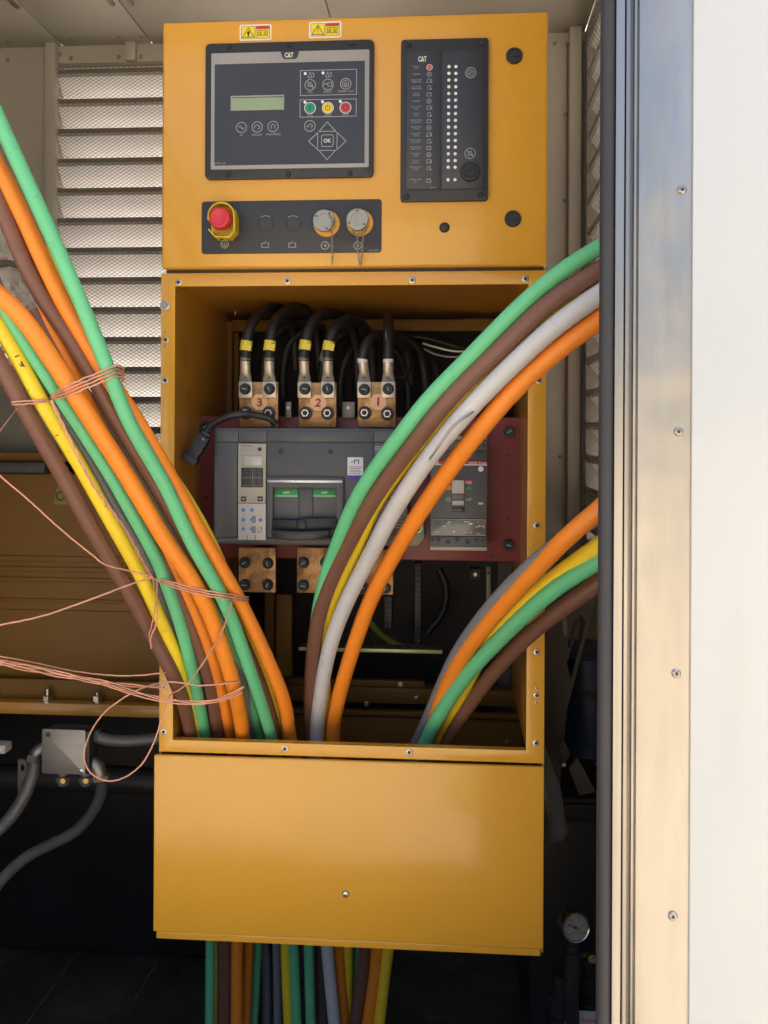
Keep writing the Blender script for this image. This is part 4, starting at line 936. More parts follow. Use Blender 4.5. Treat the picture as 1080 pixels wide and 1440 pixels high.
q = lp(659, 678.5, fs); MB().text('on', q[0], q[1], 8*kk, 4*kk, fs-.0009).build('lettering', WHT, o2, smooth=False)
flat(626.5, 682.5, 635, 689, 'trip_flag', mat('amber_flag', (.55,.30,.05), .5)); flat(654, 682.5, 664, 689, 'reset_flag', GRN)
q = lp(630.3, 702.3, fs); o = MB().ring(q[0], q[1], 2.6*kk, 1.2*kk, fs-.0005).build('off_mark', PGRN, mcb, smooth=False)
q = lp(659, 702.2, fs); MB().text('off', q[0], q[1], 8.4*kk, 4.4*kk, fs-.0005, bold=.01).build('off_lettering', PGRN, mcb, smooth=False)
for x in (676.2, 611.5): sf(x-3.4, 706.5, x+3.4, 709.6, fs-.0008, fs, 'slot', BONE if x > 650 else GREYP, mcb, .0004)
o = flat(635.5, 713, 653.5, 720.5, 'push_label', BRKD); q = lp(643.5, 717.2, fs); MB().text('PUSH', q[0], q[1], 11*kk, 2*kk, fs-.0009).build('lettering', LGT, o, smooth=False)
tg = sf(635.6, 675.3, 653, 694.2, fs-.020, fs-.0001, 'toggle', BONE, mcb, .0015)
sf(636.3, 694.8, 652.3, 703.5, fs-.006, fs-.0001, 'toggle_shadow', mat('toggle_shadow_grey', (.20,.20,.19), .5), mcb, .0006)  # grey block painting the shadow just below the toggle
sf(635.8, 704, 652.5, 710.2, fs-.012, fs-.0001, 'toggle_foot', BONE, mcb, .001)
lw = sf(605.5, 729.6, 684, 753.6, fs-.001, YS-.0001, 'rating_window', mat('smoked_window', (.15,.155,.145), .22, coat=.5, var=.2, scale=60), mcb, .0004)
random.seed(3)
cols = [GREYP, LABW, PGRN, ORS, mat('pink_print', (.5,.28,.25), .5), LGT, OLIVEB]
for i in range(26):
    x = random.uniform(609, 680); y = random.uniform(732, 750); w_ = random.uniform(1.2, 5.5); h_ = random.uniform(.8, 2.4)
    if x + w_ > 682: continue
    p, q, r, s = rect(x, y, x+w_, y+h_, fs-.001)
    MB().poly([(p,r),(q,r),(q,s),(p,s)], fs-.0014-.00002*i).build('rating_print', cols[i % 7], lw, smooth=False)
for y_ in (730.5, 752.6): p, q, r, s = rect(606.5, y_-.4, 683, y_+.4, fs-.001); MB().poly([(p,r),(q,r),(q,s),(p,s)], fs-.0013).build('window_line', GREYP, lw, smooth=False)
sf(604.8, 754.4, 685, 768.3, YS-.005, YS-.0001, 'terminal_cover', BRK)
for x, y, r_ in ((608.5,759,2.3),(616.7,758.5,3.2),(630,761.8,3.3),(643.4,758.7,3.3),(657.5,762,3.4),(670,759,3),(678.7,760,2.5)):
    MB().lathe(at(x, y, YS-.005), FRONT, [(r_*kk,-.0001),(r_*.9*kk,.0003)], 14).build('screw_hole', INK, mcb)

# ---- black power cables with lugs
def tubething(name, pts, dia, m, label, cat, group=None, n=12, k=6, part='sheath', loc=None):
    P = smooth_path(pts, k); t = thing(name, P[-1] if loc is None else loc, label, cat, group)
    MB().tube(P, dia/2, n).build(part, m, t, ang=60); return t, P
def lug_cable(bx, path, label, dia=.0195, marker=True, lugtop=505, band=True):
    Y0 = YU - .004
    pts = [at(x, y, Y) for x, y, Y in path]
    t, P = tubething('power_cable', pts, dia, RUB, label, 'power cable', 'black power cables on the copper bars', 14, 7, loc=at(bx, 560, YU))
    p = at(bx, 548, YU-.0042)
    kx = mpx(YU)
    a_, b_, c_, d_ = rect(bx-9.6, 536.5, bx+9.6, 559.5, YU-.004)
    lug = MB().box(a_, b_, YU-.0040, YU-.0003, c_, d_).build('lug', NICK, t, bevel=.001)
    top = at(path[0][0], lugtop, YU-.010)
    bot = at(bx, 534, YU-.004)
    m = MB(); V = []; F = []
    prof = [(at(bx, 537, YU-.002), 9.0*kx, .0018), (at(bx, 531, YU-.006), 8.6*kx, .0042), (at(bx, 524, YU-.009), 7.2*kx, .0078), (top, 7.4*kx, .0088)]
    N = 14
    for c0, rx, ry in prof:
        for i in range(N): aa = 2*math.pi*i/N; V.append(c0 + Vector((rx*math.cos(aa), ry*math.sin(aa), 0)))
    for q_ in range(3):
        for i in range(N): F.append((q_*N+i, q_*N+(i+1) % N, (q_+1)*N+(i+1) % N, (q_+1)*N+i))
    F += [tuple(range(N)), tuple(3*N+i for i in range(N))]
    m.add(V, F).build('lug_barrel', NICK, t)
    MB().cyl(at(bx, 531, YU-.012), FRONT, .0015, .0012, 8).build('lug_hole', INK, lug)
    if band:
        c0, c1 = at(path[0][0], lugtop+3, YU-.010), at(path[0][0], lugtop-3, YU-.010)
        MB().tube([c0, (c0+c1)/2, c1], [.0096, .0101, .0096], 14).build('tape_wrap', LABW if not marker else OLIVEB, t)
    if marker:
        i = 9; MB().tube([P[5], P[7], P[9]], dia/2+.0012, 14).build('marker_sleeve', TAPEY, t)
        MB().obox(P[7] + Vector((.004,-dia/2-.0020,-.002)), (.0075,.0004,-.002), (0,.0006,0), (.0015,0,.0058)).build('marker_flag', TAPEY, t)
    # printed legend along the sheath
    MB().tube([P[i] + Vector((-.2*dia, -.475*dia, 0)) for i in range(14, 30, 2)], .0008, 5).build('legend_print', LGT, t)
    return t
A = YU-.010
lug_cable(345, [(345,508,A),(346,487,A),(352,460,A+.005),(365,441,A+.03),(382,433,A+.07),(401,440,A+.13),(412,470,A+.18),(416,520,A+.19)], 'black cable on copper bar 3, nearest the empty side wall')
lug_cable(378.5, [(378.5,508,A),(379,487,A),(384,460,A+.006),(397,441,A+.035),(416,434,A+.08),(436,444,A+.14),(446,480,A+.18),(450,540,A+.19)], 'black cable on copper bar 3, beside the gap to bar 2')
lug_cable(428, [(427.5,508,A),(429,486,A),(435,462,A+.005),(450,443,A+.03),(470,441,A+.08),(490,452,A+.14),(500,490,A+.18),(503,560,A+.19)], 'black cable with yellow marker on copper bar 2, the taller loop')
lug_cable(461, [(461,508,A),(462,487,A),(469,465,A+.005),(484,451,A+.03),(503,452,A+.08),(518,472,A+.14),(524,510,A+.17),(526,570,A+.18)], 'black cable with yellow marker on copper bar 2, the lower loop')
lug_cable(512, [(510,506,A),(512,492,A),(520,478,A+.01),(537,471,A+.05),(556,474,A+.10),(570,490,A+.15),(578,540,A+.18)], 'bare black cable looping off copper bar 1', marker=False, lugtop=507)
lug_cable(546, [(546,508,A),(546,495,A),(546.5,478,A+.004),(546,460,A+.02),(546,448,A+.06),(546,446,A+.12),(548,470,A+.18)], 'bare black cable rising straight from copper bar 1', marker=False, lugtop=507)
for i, (pts, dia, lb) in enumerate((
    ([(370,560,.27),(372,510,.27),(382,478,.27),(398,462,.28),(420,458,.31),(440,470,.34)], .0185, 'black cable in the shade behind the loops of bar 3'),
    ([(451,560,.27),(453,520,.27),(462,488,.27),(480,470,.28),(500,468,.31),(525,480,.34)], .0185, 'black cable with a white sleeve behind the loops of bar 2'),
    ([(600,560,.30),(596,520,.30),(590,495,.31),(575,478,.32),(560,474,.34)], .020, 'thick black cable hanging behind the green cable'),
    ([(640,590,.22),(642,560,.22),(648,530,.24),(660,505,.28),(672,490,.32)], .019, 'black cable rising above the small breaker'),
    ([(662,590,.22),(664,562,.22),(672,530,.24),(684,505,.28),(696,490,.32)], .019, 'black cable nearest the maroon plate bolt above the small breaker'),
    ([(420,500,.33),(470,475,.33),(530,470,.33),(600,476,.33),(650,490,.33),(700,500,.34)], .010, 'thin black harness strung across the rear of the enclosure'))):
    t, P = tubething('feeder_cable', [at(x, y, Y) for x, y, Y in pts], dia, RUB, lb, 'cable', None, 12, 6)
    if i == 1: MB().tube([P[8], P[10], P[12]], dia/2+.001, 12).build('white_sleeve', GREYP, t)
    if i in (3, 4): MB().tube([P[5]*.5+P[6]*.5, P[7], P[8]], dia/2+.001, 12).build('white_sleeve', LABW, t)
for i, (pts, lb) in enumerate((([(595,483,.31),(612,488,.29),(640,494,.29),(680,492,.31)], 'upper thin white harness wire above the large loops'), ([(597,491,.31),(615,499,.29),(640,502,.29),(672,498,.31)], 'lower thin white harness wire above the large loops'), ([(560,531,.2),(570,529,.2),(577,520,.22),(582,505,.26)], 'thin black wire curling beside copper bar 1'))):
    tubething('harness_wire', [at(x, y, Y) for x, y, Y in pts], .0042, (LABW, GREYP, RUB)[i], lb, 'wire', None, 8, 6)
for i, (pts, dia, lb) in enumerate((
    ([(398,560,.30),(399,515,.30),(408,482,.30),(428,466,.31),(455,462,.33)], .0175, 'black cable in shade between the loops of bars three and two'),
    ([(478,575,.29),(480,530,.29),(489,500,.29),(506,482,.31),(530,478,.34)], .0175, 'black cable rising in shade beside the zinc clip'),
    ([(575,590,.30),(573,540,.30),(565,505,.31),(548,488,.33)], .0165, 'black cable in shade just past the bare looping cable'),
    ([(620,585,.28),(618,545,.28),(610,512,.30),(596,494,.33)], .018, 'black cable in shade under the brown arching cable'))):
    tubething('feeder_cable', [at(x, y, Y) for x, y, Y in pts], dia, RUB, lb, 'cable', None, 12, 6)
# terminal strips and clutter low in the enclosure
for i, (x0, y0, x1, y1, Y, lb) in enumerate(((540,838,551,884,.40,'short black terminal strip under the lower copper bars'), (583,792,592,912,.42,'tall black terminal strip in the dark under the maroon plate'))):
    a, b, c, d = rect(x0, y0, x1, y1, Y); t = thing('terminal_strip', ((a+b)/2, Y, c), lb, 'terminal strip')
    MB().box(a, b, Y, Y+.03, c, d).build('strip_body', BLK, t, bevel=.001)
    n_ = int((d-c)/.011)
    for k_ in range(n_):
        for xx in (a+.003, b-.003): MB().cyl((xx, Y, c+.006+k_*.011), FRONT, .0012, .0012, 8).build('terminal_screw', OLIVEB, t)
a, b, c, d = rect(684, 797, 690, 849, .34); t = thing('steel_strip', ((a+b)/2, .34, c), 'short upright steel strip below the maroon plate', 'strip')
MB().box(a, b, .34, .344, c, d).build('strip_body', OLIVEB, t, bevel=.0008); MB().cyl(at(687, 806, .34), FRONT, .003, .003, 10).build('strip_bolt', BLK, t)
t = thing('pipe_clamp', at(670, 806, .40), 'dull metal clamp in the dark below the small breaker', 'clamp')
p = at(668, 806, .40); MB().lathe(p, (1, 0, 0), [(.012,-.012),(.014,-.010),(.014,.010),(.012,.012)], 8).build('clamp_body', OLIVE, t); MB().cyl(p + Vector((.0,-.013,0)), FRONT, .004, .006, 6).build('clamp_bolt', ZINC, t)
for i, (pts, lb) in enumerate((([(505,862,.40),(520,875,.40),(536,892,.41),(556,905,.42),(590,915,.44)], 'dark yellow green cable lying in the bottom of the enclosure'), ([(618,800,.44),(628,830,.44),(622,862,.44),(600,890,.44)], 'black hose looping in the dark under the small breaker'))):
    tubething('rear_hose', [at(x, y, Y) for x, y, Y in pts], .016, (mat('lime_sheath', (.16,.19,.03), .5), RUB)[i], lb, 'hose', None, 10, 6)
# sensor plug on a taped lead
t, P = tubething('sensor_plug', [at(x, y, Y) for x, y, Y in ((388,597,.085),(380,589,.08),(360,584,.075),(343,582,.075),(322,585,.07),(303,594,.06),(292,604,.05),(286,614,.045))], .0125, RUB, 'black plug hanging on a taped lead over the breaker corner', 'plug', None, 12, 6, 'lead')
q0, q1 = at(289, 613, .045), at(269, 645, .035); dd = (q1-q0).normalized(); sd_ = dd.cross(FRONT).normalized(); L_ = (q1-q0).length
MB().obox((q0+q1)/2, dd*L_*.5, sd_*.0105, FRONT*.010).build('plug_body', BLK, t, bevel=.002)
MB().obox(q1 + dd*.001, dd*.006, sd_*.0135, FRONT*.012).build('plug_cap', BEZ, t, bevel=.002)
MB().obox(q0 - dd*.004, dd*.003, sd_*.008, FRONT*.008).build('plug_collar', BRKD, t, bevel=.001)
for f in (.3, .55): MB().obox(q0 + dd*L_*f, dd*.002, sd_*.0112, FRONT*.0108).build('plug_rib', BRKD, t, bevel=.0006)
q = at(286, 618, .034); MB().cyl(q, FRONT, .0022, .002, 10).build('plug_pin', ZINC, t)
MB().tube(P[16:24], .0068, 12).build('tape', BLK, t)

# ================================================================== COLOURED CABLES
def ip(tab, v):
    if v <= tab[0][0]: return tab[0][1]
    for (a, p), (b, q) in zip(tab, tab[1:]):
        if v <= b: return p + (q-p)*(v-a)/(b-a)
    return tab[-1][1]
YLB = [(100,-.36),(300,-.34),(560,-.29),(760,-.17),(900,-.075),(960,-.040),(1000,.010),(1042,.060)]
def run_cable(pts, dia, colour, label, low, Yoff=0.0, prof=None, head=None, group='coloured cables', Yl=None):
    P = []
    for q in pts:
        x, y = q[0], q[1]; Y = q[2] if len(q) > 2 else ip(prof, y) + Yoff
        P.append(at(x, y, Y))
    if head is not None: P = [Vector(h) for h in head] + P
    last = P[-1]
    x1, x2 = low; yl = .27 + (Yl if Yl is not None else .10 + Yoff)
    e1, e2 = at(x1, 1320, yl), at(x2, 1440, yl)
    mid = last.lerp(e1, .45); 
    P += [Vector((mid.x, (last.y+yl)/2 + .01, mid.z)), e1, e2]
    d = (e2-e1); f = e2 + d*((.06 - e2.z)/d.z)
    P += [e2.lerp(f, .6), Vector((f.x, yl, .07)), Vector((f.x - .06, yl + .005, dia/2 + .006)), Vector((f.x - .40, yl + .01, dia/2 + .004))]
    S = relax(smooth_path(P, 10))
    t = thing('power_cable', S[-1], label, 'cable', group)
    MB().tube(S, dia/2, 16).build('sheath', CABC[colour], t, ang=60)
    # end of the copper core at the floor end
    dd = (S[-1]-S[-2]).normalized()
    MB().cyl(S[-1] + dd*.0004, dd, dia*.27, .012, 12).build('copper_core', COPW, t)
    return t, S
def marks(t, S, dia, pts, m):
    q = MB()
    for x, y, sz in pts:
        p = min(S, key=lambda v: (v - at(x, y, v.y)).length); d = (p - CAM).normalized(); tgt = at(x, y, p.y)
        off = tgt - p; off -= d*off.dot(d); k = min(off.length, dia*.40); off = off.normalized()*k if off.length > 1e-6 else off
        h = math.sqrt(max(1e-8, (dia/2+.0002)**2 - k*k)); c = p + off - d*h; nrm = (c - p).normalized()
        u = nrm.orthogonal().normalized(); u.rotate(Quaternion(nrm, random.uniform(0, 6.28))); v = nrm.cross(u)
        q.obox(c, u*sz, v*sz*.35, nrm*.00025)
    o = q.build('print_marks', m, t, smooth=False); o['kind'] = 'stuff'
def out(a, b, L):     # carry a cable on beyond its first visible point
    a, b = Vector(a), Vector(b); d = (a-b).normalized(); return [a + d*L]
def left(pts, dia, colour, label, low, Yoff=0.0, ext=.30, Yl=None):
    A3 = [at(q[0], q[1], ip(YLB, q[1]) + Yoff) for q in pts[:2]]
    head = None
    if ext: 
        d = (A3[0]-A3[1]).normalized(); e = A3[0] + d*.42; h = min(0, 2.30 - e.z); head = [e + Vector((-1.15, .05, h - .10)), e + Vector((-.75, .02, h + .02)), e + Vector((-.34, 0, h + .03)), A3[0] + d*.26 + Vector((-.05, 0, min(0, 2.28 - (A3[0] + d*.26).z))), A3[0] + d*.10]
    return run_cable(pts, dia, colour, label, low, Yoff, YLB, head, 'cables of the big copper tied bundle', Yl)
left([(0,173),(61,306),(103,400),(150,513),(176,585),(237,690),(267,760),(315,843),(352,943),(366,984),(383,1042)], .0208, 'green', 'bright green cable along the top edge of the tied bundle', (412,417), 0)
left([(-8,225),(24,285),(71,390),(90,430),(121,479),(150,530),(188,583),(222,640),(250,690),(288,760),(333,837),(364,900),(382,940),(402,991),(408,1042)], .0232, 'orange', 'orange cable outermost at the bundle\'s lower end, under the bright green one', (474,484), .026, Yl=.13)
left([(60,350),(105,430),(150,520),(181,585),(237,664),(280,730),(318,810),(345,880),(367,940),(397,1042)], .0190, 'yellow', 'thin looking yellow cable peeping out behind the outer orange cable', (400.5,405), .052, 0, Yl=.10)
left([(10,311),(43,390),(59,420),(102,479),(122,513),(161,585),(208,664),(258,750),(310,840),(350,925),(372,980),(388,1042)], .0236, 'brown', 'brown cable between the two orange cables at the upper tie', (437,440), .026, Yl=.15)
left([(-4,412),(24,432),(55,479),(91,532),(124,585),(158.8,637),(191,690),(222.3,743),(228.4,755),(278.8,827),(306.8,893),(328,960),(341,1027),(343,1042)], .0255, 'orange', 'thick orange cable running down the middle of the bundle', (334,333), -.006, .22)
left([(52,434,-.285),(79,479),(106,532),(140,600),(200,715),(258,825),(288,890),(310,960),(323,1027),(326,1042)], .0205, 'orange', 'short visible orange cable with its end showing against the silver foil', (350,345), .030, 0)
left([(44,436,-.29),(53,453),(85,505),(118,570),(150,640),(175.6,690),(207,743),(216.1,760),(249.1,827),(273,893),(296,960),(306,1027),(309,1042)], .0240, 'brown', 'brown cable between the mid green cable and the thick orange one', (314,314), .028, 0)
left([(-14,398),(8,435),(50,505),(103.2,585),(136.8,637),(169,690),(196.9,743),(208.7,760),(236.7,827),(258.4,893),(274,960),(287,1027),(289.5,1042)], .0205, 'green', 'green cable next to the grey and yellow cables in the bundle', (296,295), .012)
left([(2,420),(40.4,505),(69.1,558),(89.3,588),(135,664),(178,743),(192,760),(215.4,812),(232.8,865),(254,920),(272,985),(283,1042)], .0200, 'grey', 'grey cable half hidden beside the yellow cable', (372,376), .034, Yl=.2)
YT, YS_ = left([(-20,425),(0,464),(28,505),(53,558),(86,611),(118.1,664),(146.6,717),(176.3,769),(199.8,812),(221,862),(243,910),(262,975),(277,1042)], .0215, 'yellow', 'yellow cable with black print marks, second from the bundle\'s lower edge', (303,302), .008, Yl=.18)
left([(-20,478),(12,532),(38.4,585),(70.3,637),(99,690),(128,743),(142.7,768),(178.2,827),(214,893),(249,960),(268,1027),(269.5,1042)], .0240, 'brown', 'brown cable along the lower edge of the tied bundle', (320,319), -.006, Yl=.125)
left([(100,535,-.235),(122,556),(149,590),(191,655),(230,725),(252,762),(290,827),(322,893),(343,960),(355,1027),(357,1042)], .0195, 'grey', 'grey cable squeezed between the thick orange and the bright green', (389,391), .046, 0)
left([(150,560),(210,672),(262,760),(303,835),(337,930),(354,990),(368,1042)], .0190, 'green', 'dark green cable hidden under the bright green one near the frame', (363,357), .044, 0, Yl=.16)
marks(YT, YS_, .0215, [(24,501,.003),(27,504,.002),(29,507,.003),(31,511,.003),(29,514,.002),(33,515,.003),(32,519,.0025),(34,521,.002),(41,534,.002),(38,551,.0014),(80,612,.0026),(118,656,.0014),(148,712,.0012)], INK)
# middle bundle, rising to the door jamb
YMB = [(340,-.37),(480,-.345),(600,-.285),(720,-.17),(800,-.075),(880,0.0),(960,.07),(1042,.13)]
def mid(pts, dia, colour, label, low, Yoff, grp, prof, Yl=None):
    P = pts[::-1]           # listed from the frame upward; laid from the jamb down
    p0 = [at(q[0], q[1], ip(prof, q[1]) + Yoff) for q in P[:2]]
    d = (p0[0]-p0[1]).normalized(); a = p0[0] + d*.05
    a = Vector((min(a.x, XR-.07), a.y + .01, a.z))
    head = [Vector((min(a.x+.03, XR-.03), a.y+.10, a.z+.22)), Vector((min(a.x+.035, XR-.03), a.y+.03, a.z+.08)), a]
    return run_cable(P, dia, colour, label, low, Yoff, prof, head, grp, Yl)
GM = 'arching cables in front of the small breaker'
mid([(438,1042),(439,950),(443,890),(450,840),(459,802),(471.5,773),(487,730),(508,688),(537,645),(570,603),(601,560),(640,523),(675,487),(741,420),(800,372),(846,345)], .0212, 'green', 'light green cable, topmost of the tall arch', (434,437), .008, GM, YMB)
mid([(438,1042),(436.5,986),(438,943),(442,901),(450,858),(464.7,815.5),(485.5,773),(508,730),(533,688),(564,645),(597,603),(630,560),(648,541),(715,480),(771,424),(846,379)], .0248, 'brown', 'brown cable running under the light green one in the tall arch', (514,499), .002, GM, YMB, Yl=.09)
mid([(459,1042),(458,985),(455,945),(453,905),(463,858),(480,815),(500,773),(513,743),(526,709),(547,680),(576,640),(612,600),(691,518),(765,454),(846,398)], .0225, 'yellow', 'yellow cable showing as a thin strip between brown and white', (489,487), .024, GM, YMB, Yl=.14)
mid([(444.5,1042),(449.4,986),(456,943),(466,901),(482,858),(502,815.5),(525,773),(546,730),(572,688),(601,645),(635,603),(671,562),(706,527),(744,491),(782,456),(846,412)], .0262, 'white', 'dusty white cable with a steel tie laid across it', (459,470.5), -.008, GM, YMB, Yl=.10)
mid([(467,1042),(475,986),(486.5,943),(500,901),(515,858),(534,815.5),(558,773),(584,730),(612,688),(643,645),(675,604),(711,560),(742,528),(782,493),(846,447)], .0262, 'orange', 'orange cable, lowest of the tall arch over the small breaker', (531,517), -.002, GM, YMB, Yl=.09)
YRB = [(700,-.30),(760,-.27),(800,-.20),(860,-.12),(920,-.03),(980,.05),(1042,.12)]
GR_ = 'low arching cables at the frame corner'
mid([(586,1044),(612,984),(638,925),(672,874),(708,831),(743,797),(792,757),(846,725)], .0205, 'grey', 'slate grey cable on the inner edge of the low arch', (452,455), .024, GR_, YRB, Yl=.18)
mid([(601,1044),(615,1000),(632,955),(664,903),(698,861),(732,823),(766,788),(800,752),(846,714)], .0262, 'orange', 'orange cable, uppermost of the low arch', (478,482), .010, GR_, YRB, Yl=.2)
mid([(618,1044),(632,1008),(655,963),(698,886),(741,842),(783,810),(817,784),(846,765)], .0245, 'yellow', 'yellow cable between orange and green in the low arch', (548,533), .018, GR_, YRB, Yl=.09)
mid([(598,1044),(620,1001),(655,950),(698,903),(741,861),(783,825),(812,806),(846,787)], .0255, 'green', 'green cable crossing in front of the low arch', (507,501), -.010, GR_, YRB, Yl=.17)
mid([(627,1044),(664,984),(698,940),(741,895),(783,861),(812,840),(846,817)], .0255, 'brown', 'brown cable, lowest of the low arch', (520,515), .004, GR_, YRB, Yl=.20)
# steel tie on the white cable
tie = [(604,646,-.296),(614,632,-.306),(625,615,-.312),(638,599,-.320),(652,588,-.322),(664,580,-.318),(670,574,-.310)]
tubething('tie_wire', [at(x, y, Y) for x, y, Y in tie], .0034, mat('dull_steel', (.36,.35,.33), .4, .7, var=.2, scale=40), 'loose steel tie lying across the white cable', 'tie', None, 8, 6, 'strand')

# ================================================================== COPPER TIE WIRES
from mathutils.bvhtree import BVHTree
bpy.context.view_layer.update()
_V = []; _F = []
for o in list(COL.objects):
    if o.type == 'MESH' and o.name.startswith('sheath') and o.parent and o.parent.get('group') in ('cables of the big copper tied bundle',):
        k0 = len(_V); _V += [o.matrix_world @ v.co for v in o.data.vertices]; _F += [tuple(k0 + i for i in p.vertices) for p in o.data.polygons]
BUNDLE = BVHTree.FromPolygons(_V, _F)
def front_of(p, gap=.0022):
    d = (p - CAM); L = d.length; h = BUNDLE.ray_cast(CAM, d.normalized())
    return (h[3] - gap if h[0] is not None else None), d.normalized(), L
def taut(P, gap=.0022):
    # a stretched wire: keeps the near hull of the cable surfaces under it
    T = []; n = len(P)
    for i, p in enumerate(P):
        t, d, L = front_of(p, gap); T.append((i, t if t is not None else None, d))
    K = [(i, t) for i, t, d in T if t is not None]
    if len(K) < 2: return P
    hull = []
    for q in K:
        while len(hull) > 1 and (hull[-1][1]-hull[-2][1])*(q[0]-hull[-2][0]) >= (q[1]-hull[-2][1])*(hull[-1][0]-hull[-2][0]): hull.pop()
        hull.append(q)
    out_ = []
    for i, t, d in T: out_.append(CAM + d*ip(hull, i))
    return out_
def wire(pts, label, dia=.0024, strands=2, off=-.018, tw=.0013, prof=YLB, freq=26, name='copper_wire'):
    base = [at(q[0], q[1], (q[2] if len(q) > 2 else ip(prof, q[1]) + off)) for q in pts]
    S = smooth_path(base, 10)
    S = [p if (lambda f: f[0] is None or f[0] > f[2])(front_of(p, .004)) else CAM + front_of(p, .004)[1]*front_of(p, .004)[0] for p in S]
    S = [S[0]] + [S[i]*.5 + (S[i-1]+S[i+1])*.25 for i in range(1, len(S)-1)] + [S[-1]]
    t = thing(name, S[-1], label, 'wire', 'copper wires tying the cable bundle')
    L = 0
    for s in range(strands):
        P = []; ph = 2*math.pi*s/max(1, strands); L = 0
        for i, p in enumerate(S):
            if i: L += (S[i]-S[i-1]).length
            d = (S[min(i+1, len(S)-1)] - S[max(0, i-1)]).normalized(); u = d.cross(FRONT); u = u.normalized() if u.length > .1 else Vector((0,0,1)); v = d.cross(u)
            a = ph + L*2*math.pi*freq
            jig = Vector((random.uniform(-1,1), 0, random.uniform(-1,1)))*.0003
            P.append(p + (u*math.cos(a) + v*math.sin(a))*(tw if strands > 1 else 0) + jig)
        MB().tube(P, dia/2, 7).build('strand', COPW, t)
    return t
def wrap(x0, y0, x1, y1, label, Y0, sag=0, n=3, gap=4, pinch=None):
    # several turns passing over the bundle and round behind it
    t = thing('wire_tie', at(x1, y1, Y0), label, 'wire tie', 'copper wires tying the cable bundle')
    for i in range(n):
        o = (i-(n-1)/2)*gap; P = []
        for f in [j/18 for j in range(19)]:
            x = x0 + (x1-x0)*f; y = y0 + (y1-y0)*f + sag*math.sin(math.pi*f) 
            sp = o*(1 - .75*math.exp(-((f-pinch)/.13)**2)) if pinch is not None else o
            P.append(at(x, y + sp + random.uniform(-.6,.6), Y0 - .012*math.sin(math.pi*min(1,max(0,f)))))
        P = taut(P); e, s_ = P[-1], P[0]
        P += [e + Vector((.004, .02, -.004)), e + Vector((-.03, .06, -.012)), (e+s_)/2 + Vector((0, .085, -.01)), s_ + Vector((.03, .06, -.0)), s_ + Vector((-.004, .02, 0)), s_]
        MB().tube(smooth_path(P, 5), .0013, 7).build('strand', COPW, t)
    return t
wrap(70, 560, 163, 521, 'copper wire turns round the upper bundle below the bright green cable', -.325, 0, 4, 5, .0)
wrap(17, 567, 72, 562, 'short copper wire turns round the yellow and brown cables', -.325, 1, 2, 4, 1)
wrap(214, 813, 342, 842, 'copper wire turns round the bundle at mid height', -.155, 4, 3, 3.5, .0)
wire([(72,563,-.315),(85,590,-.31),(105,632,-.30),(130,680,-.275),(155,715,-.25),(178,748,-.22),(196,782,-.19),(208,803,-.17),(215,815,-.155)], 'twisted copper tail joining the upper tie to the middle tie', strands=2)
wire([(-260,580,-.30),(-30,640,-.30),(0,669,-.29),(40,703,-.27),(85,744,-.24),(127,778,-.22),(148,794,-.205),(180,802,-.18),(214,811,-.16)], 'copper wire descending from the frame edge to the middle tie', dia=.0024, strands=1)
wire([(-260,894,-.25),(-30,886,-.25),(0,879,-.24),(60,866,-.22),(130,842,-.20),(180,823,-.18),(214,812,-.16)], 'copper wire rising from the frame edge to the middle tie', dia=.0028, strands=1)
wire([(218,817,-.15),(220,850,-.13),(216,880,-.12),(211,895,-.115),(213,911,-.11)], 'doubled copper loop hanging from the middle tie', strands=2, tw=.0030, freq=6)
wire([(326,848,-.135),(318,873,-.12),(310,893,-.11),(290,926,-.09),(267,958,-.075),(252,970,-.065),(240,977,-.06),(234,990,-.06),(229,1004,-.06),(220,1035,-.06),(211,1056,-.06),(198,1076,-.06),(184,1088,-.06),(168,1096,-.06),(152,1098,-.06),(138,1094,-.06),(126,1085,-.06),(119,1070,-.06),(119,1055,-.06),(124,1038,-.06),(133,1020,-.06),(148,1001,-.06),(167,986,-.06),(190,972,-.06),(217,962,-.06),(240,959,-.07),(262,961,-.075),(280,964,-.075),(310,962,-.065),(338,959,-.055)], 'long single copper wire hanging in a big open loop beside the frame', dia=.0028, strands=1)
for i, (pts, lb) in enumerate((
  ([(-260,904,-.2),(-30,918,-.2),(0,923,-.19),(50,932,-.15),(100,943,-.12),(150,949,-.1),(190,950,-.08),(232,946,-.06)], 'uppermost copper wire of those running off to the edge below the bundle'),
  ([(-260,910,-.2),(-30,924,-.2),(0,928,-.19),(60,939,-.15),(115,952,-.12),(160,968,-.1),(210,983,-.08),(245,989,-.075),(285,990,-.075),(320,983,-.065),(341,974,-.055)], 'lowest copper wire running off to the edge and under the bundle'),
  ([(-260,911,-.21),(-30,925,-.21),(0,931,-.2),(60,941,-.16),(115,953,-.13),(170,962,-.1),(200,965,-.08),(236,966,-.06)], 'middle copper wire running off to the edge and the rivet nuts'),
  ([(-260,915,-.2),(-30,929,-.2),(0,934,-.19),(60,946,-.15),(115,956,-.12),(158,964,-.1),(200,976,-.08),(240,984,-.075),(285,987,-.075),(322,978,-.065),(343,966,-.055)], 'second lowest copper wire running off to the edge and under the bundle'))):
    wire(pts, lb, dia=.0024, strands=2 if i in (2,3) else 1, tw=.0018, freq=9)
wire([(-20,632,-.1),(0,606,-.1),(12,590,-.1),(24,575,-.12)], 'thin pale wire behind the brown cable at the picture edge', dia=.0018, strands=1)

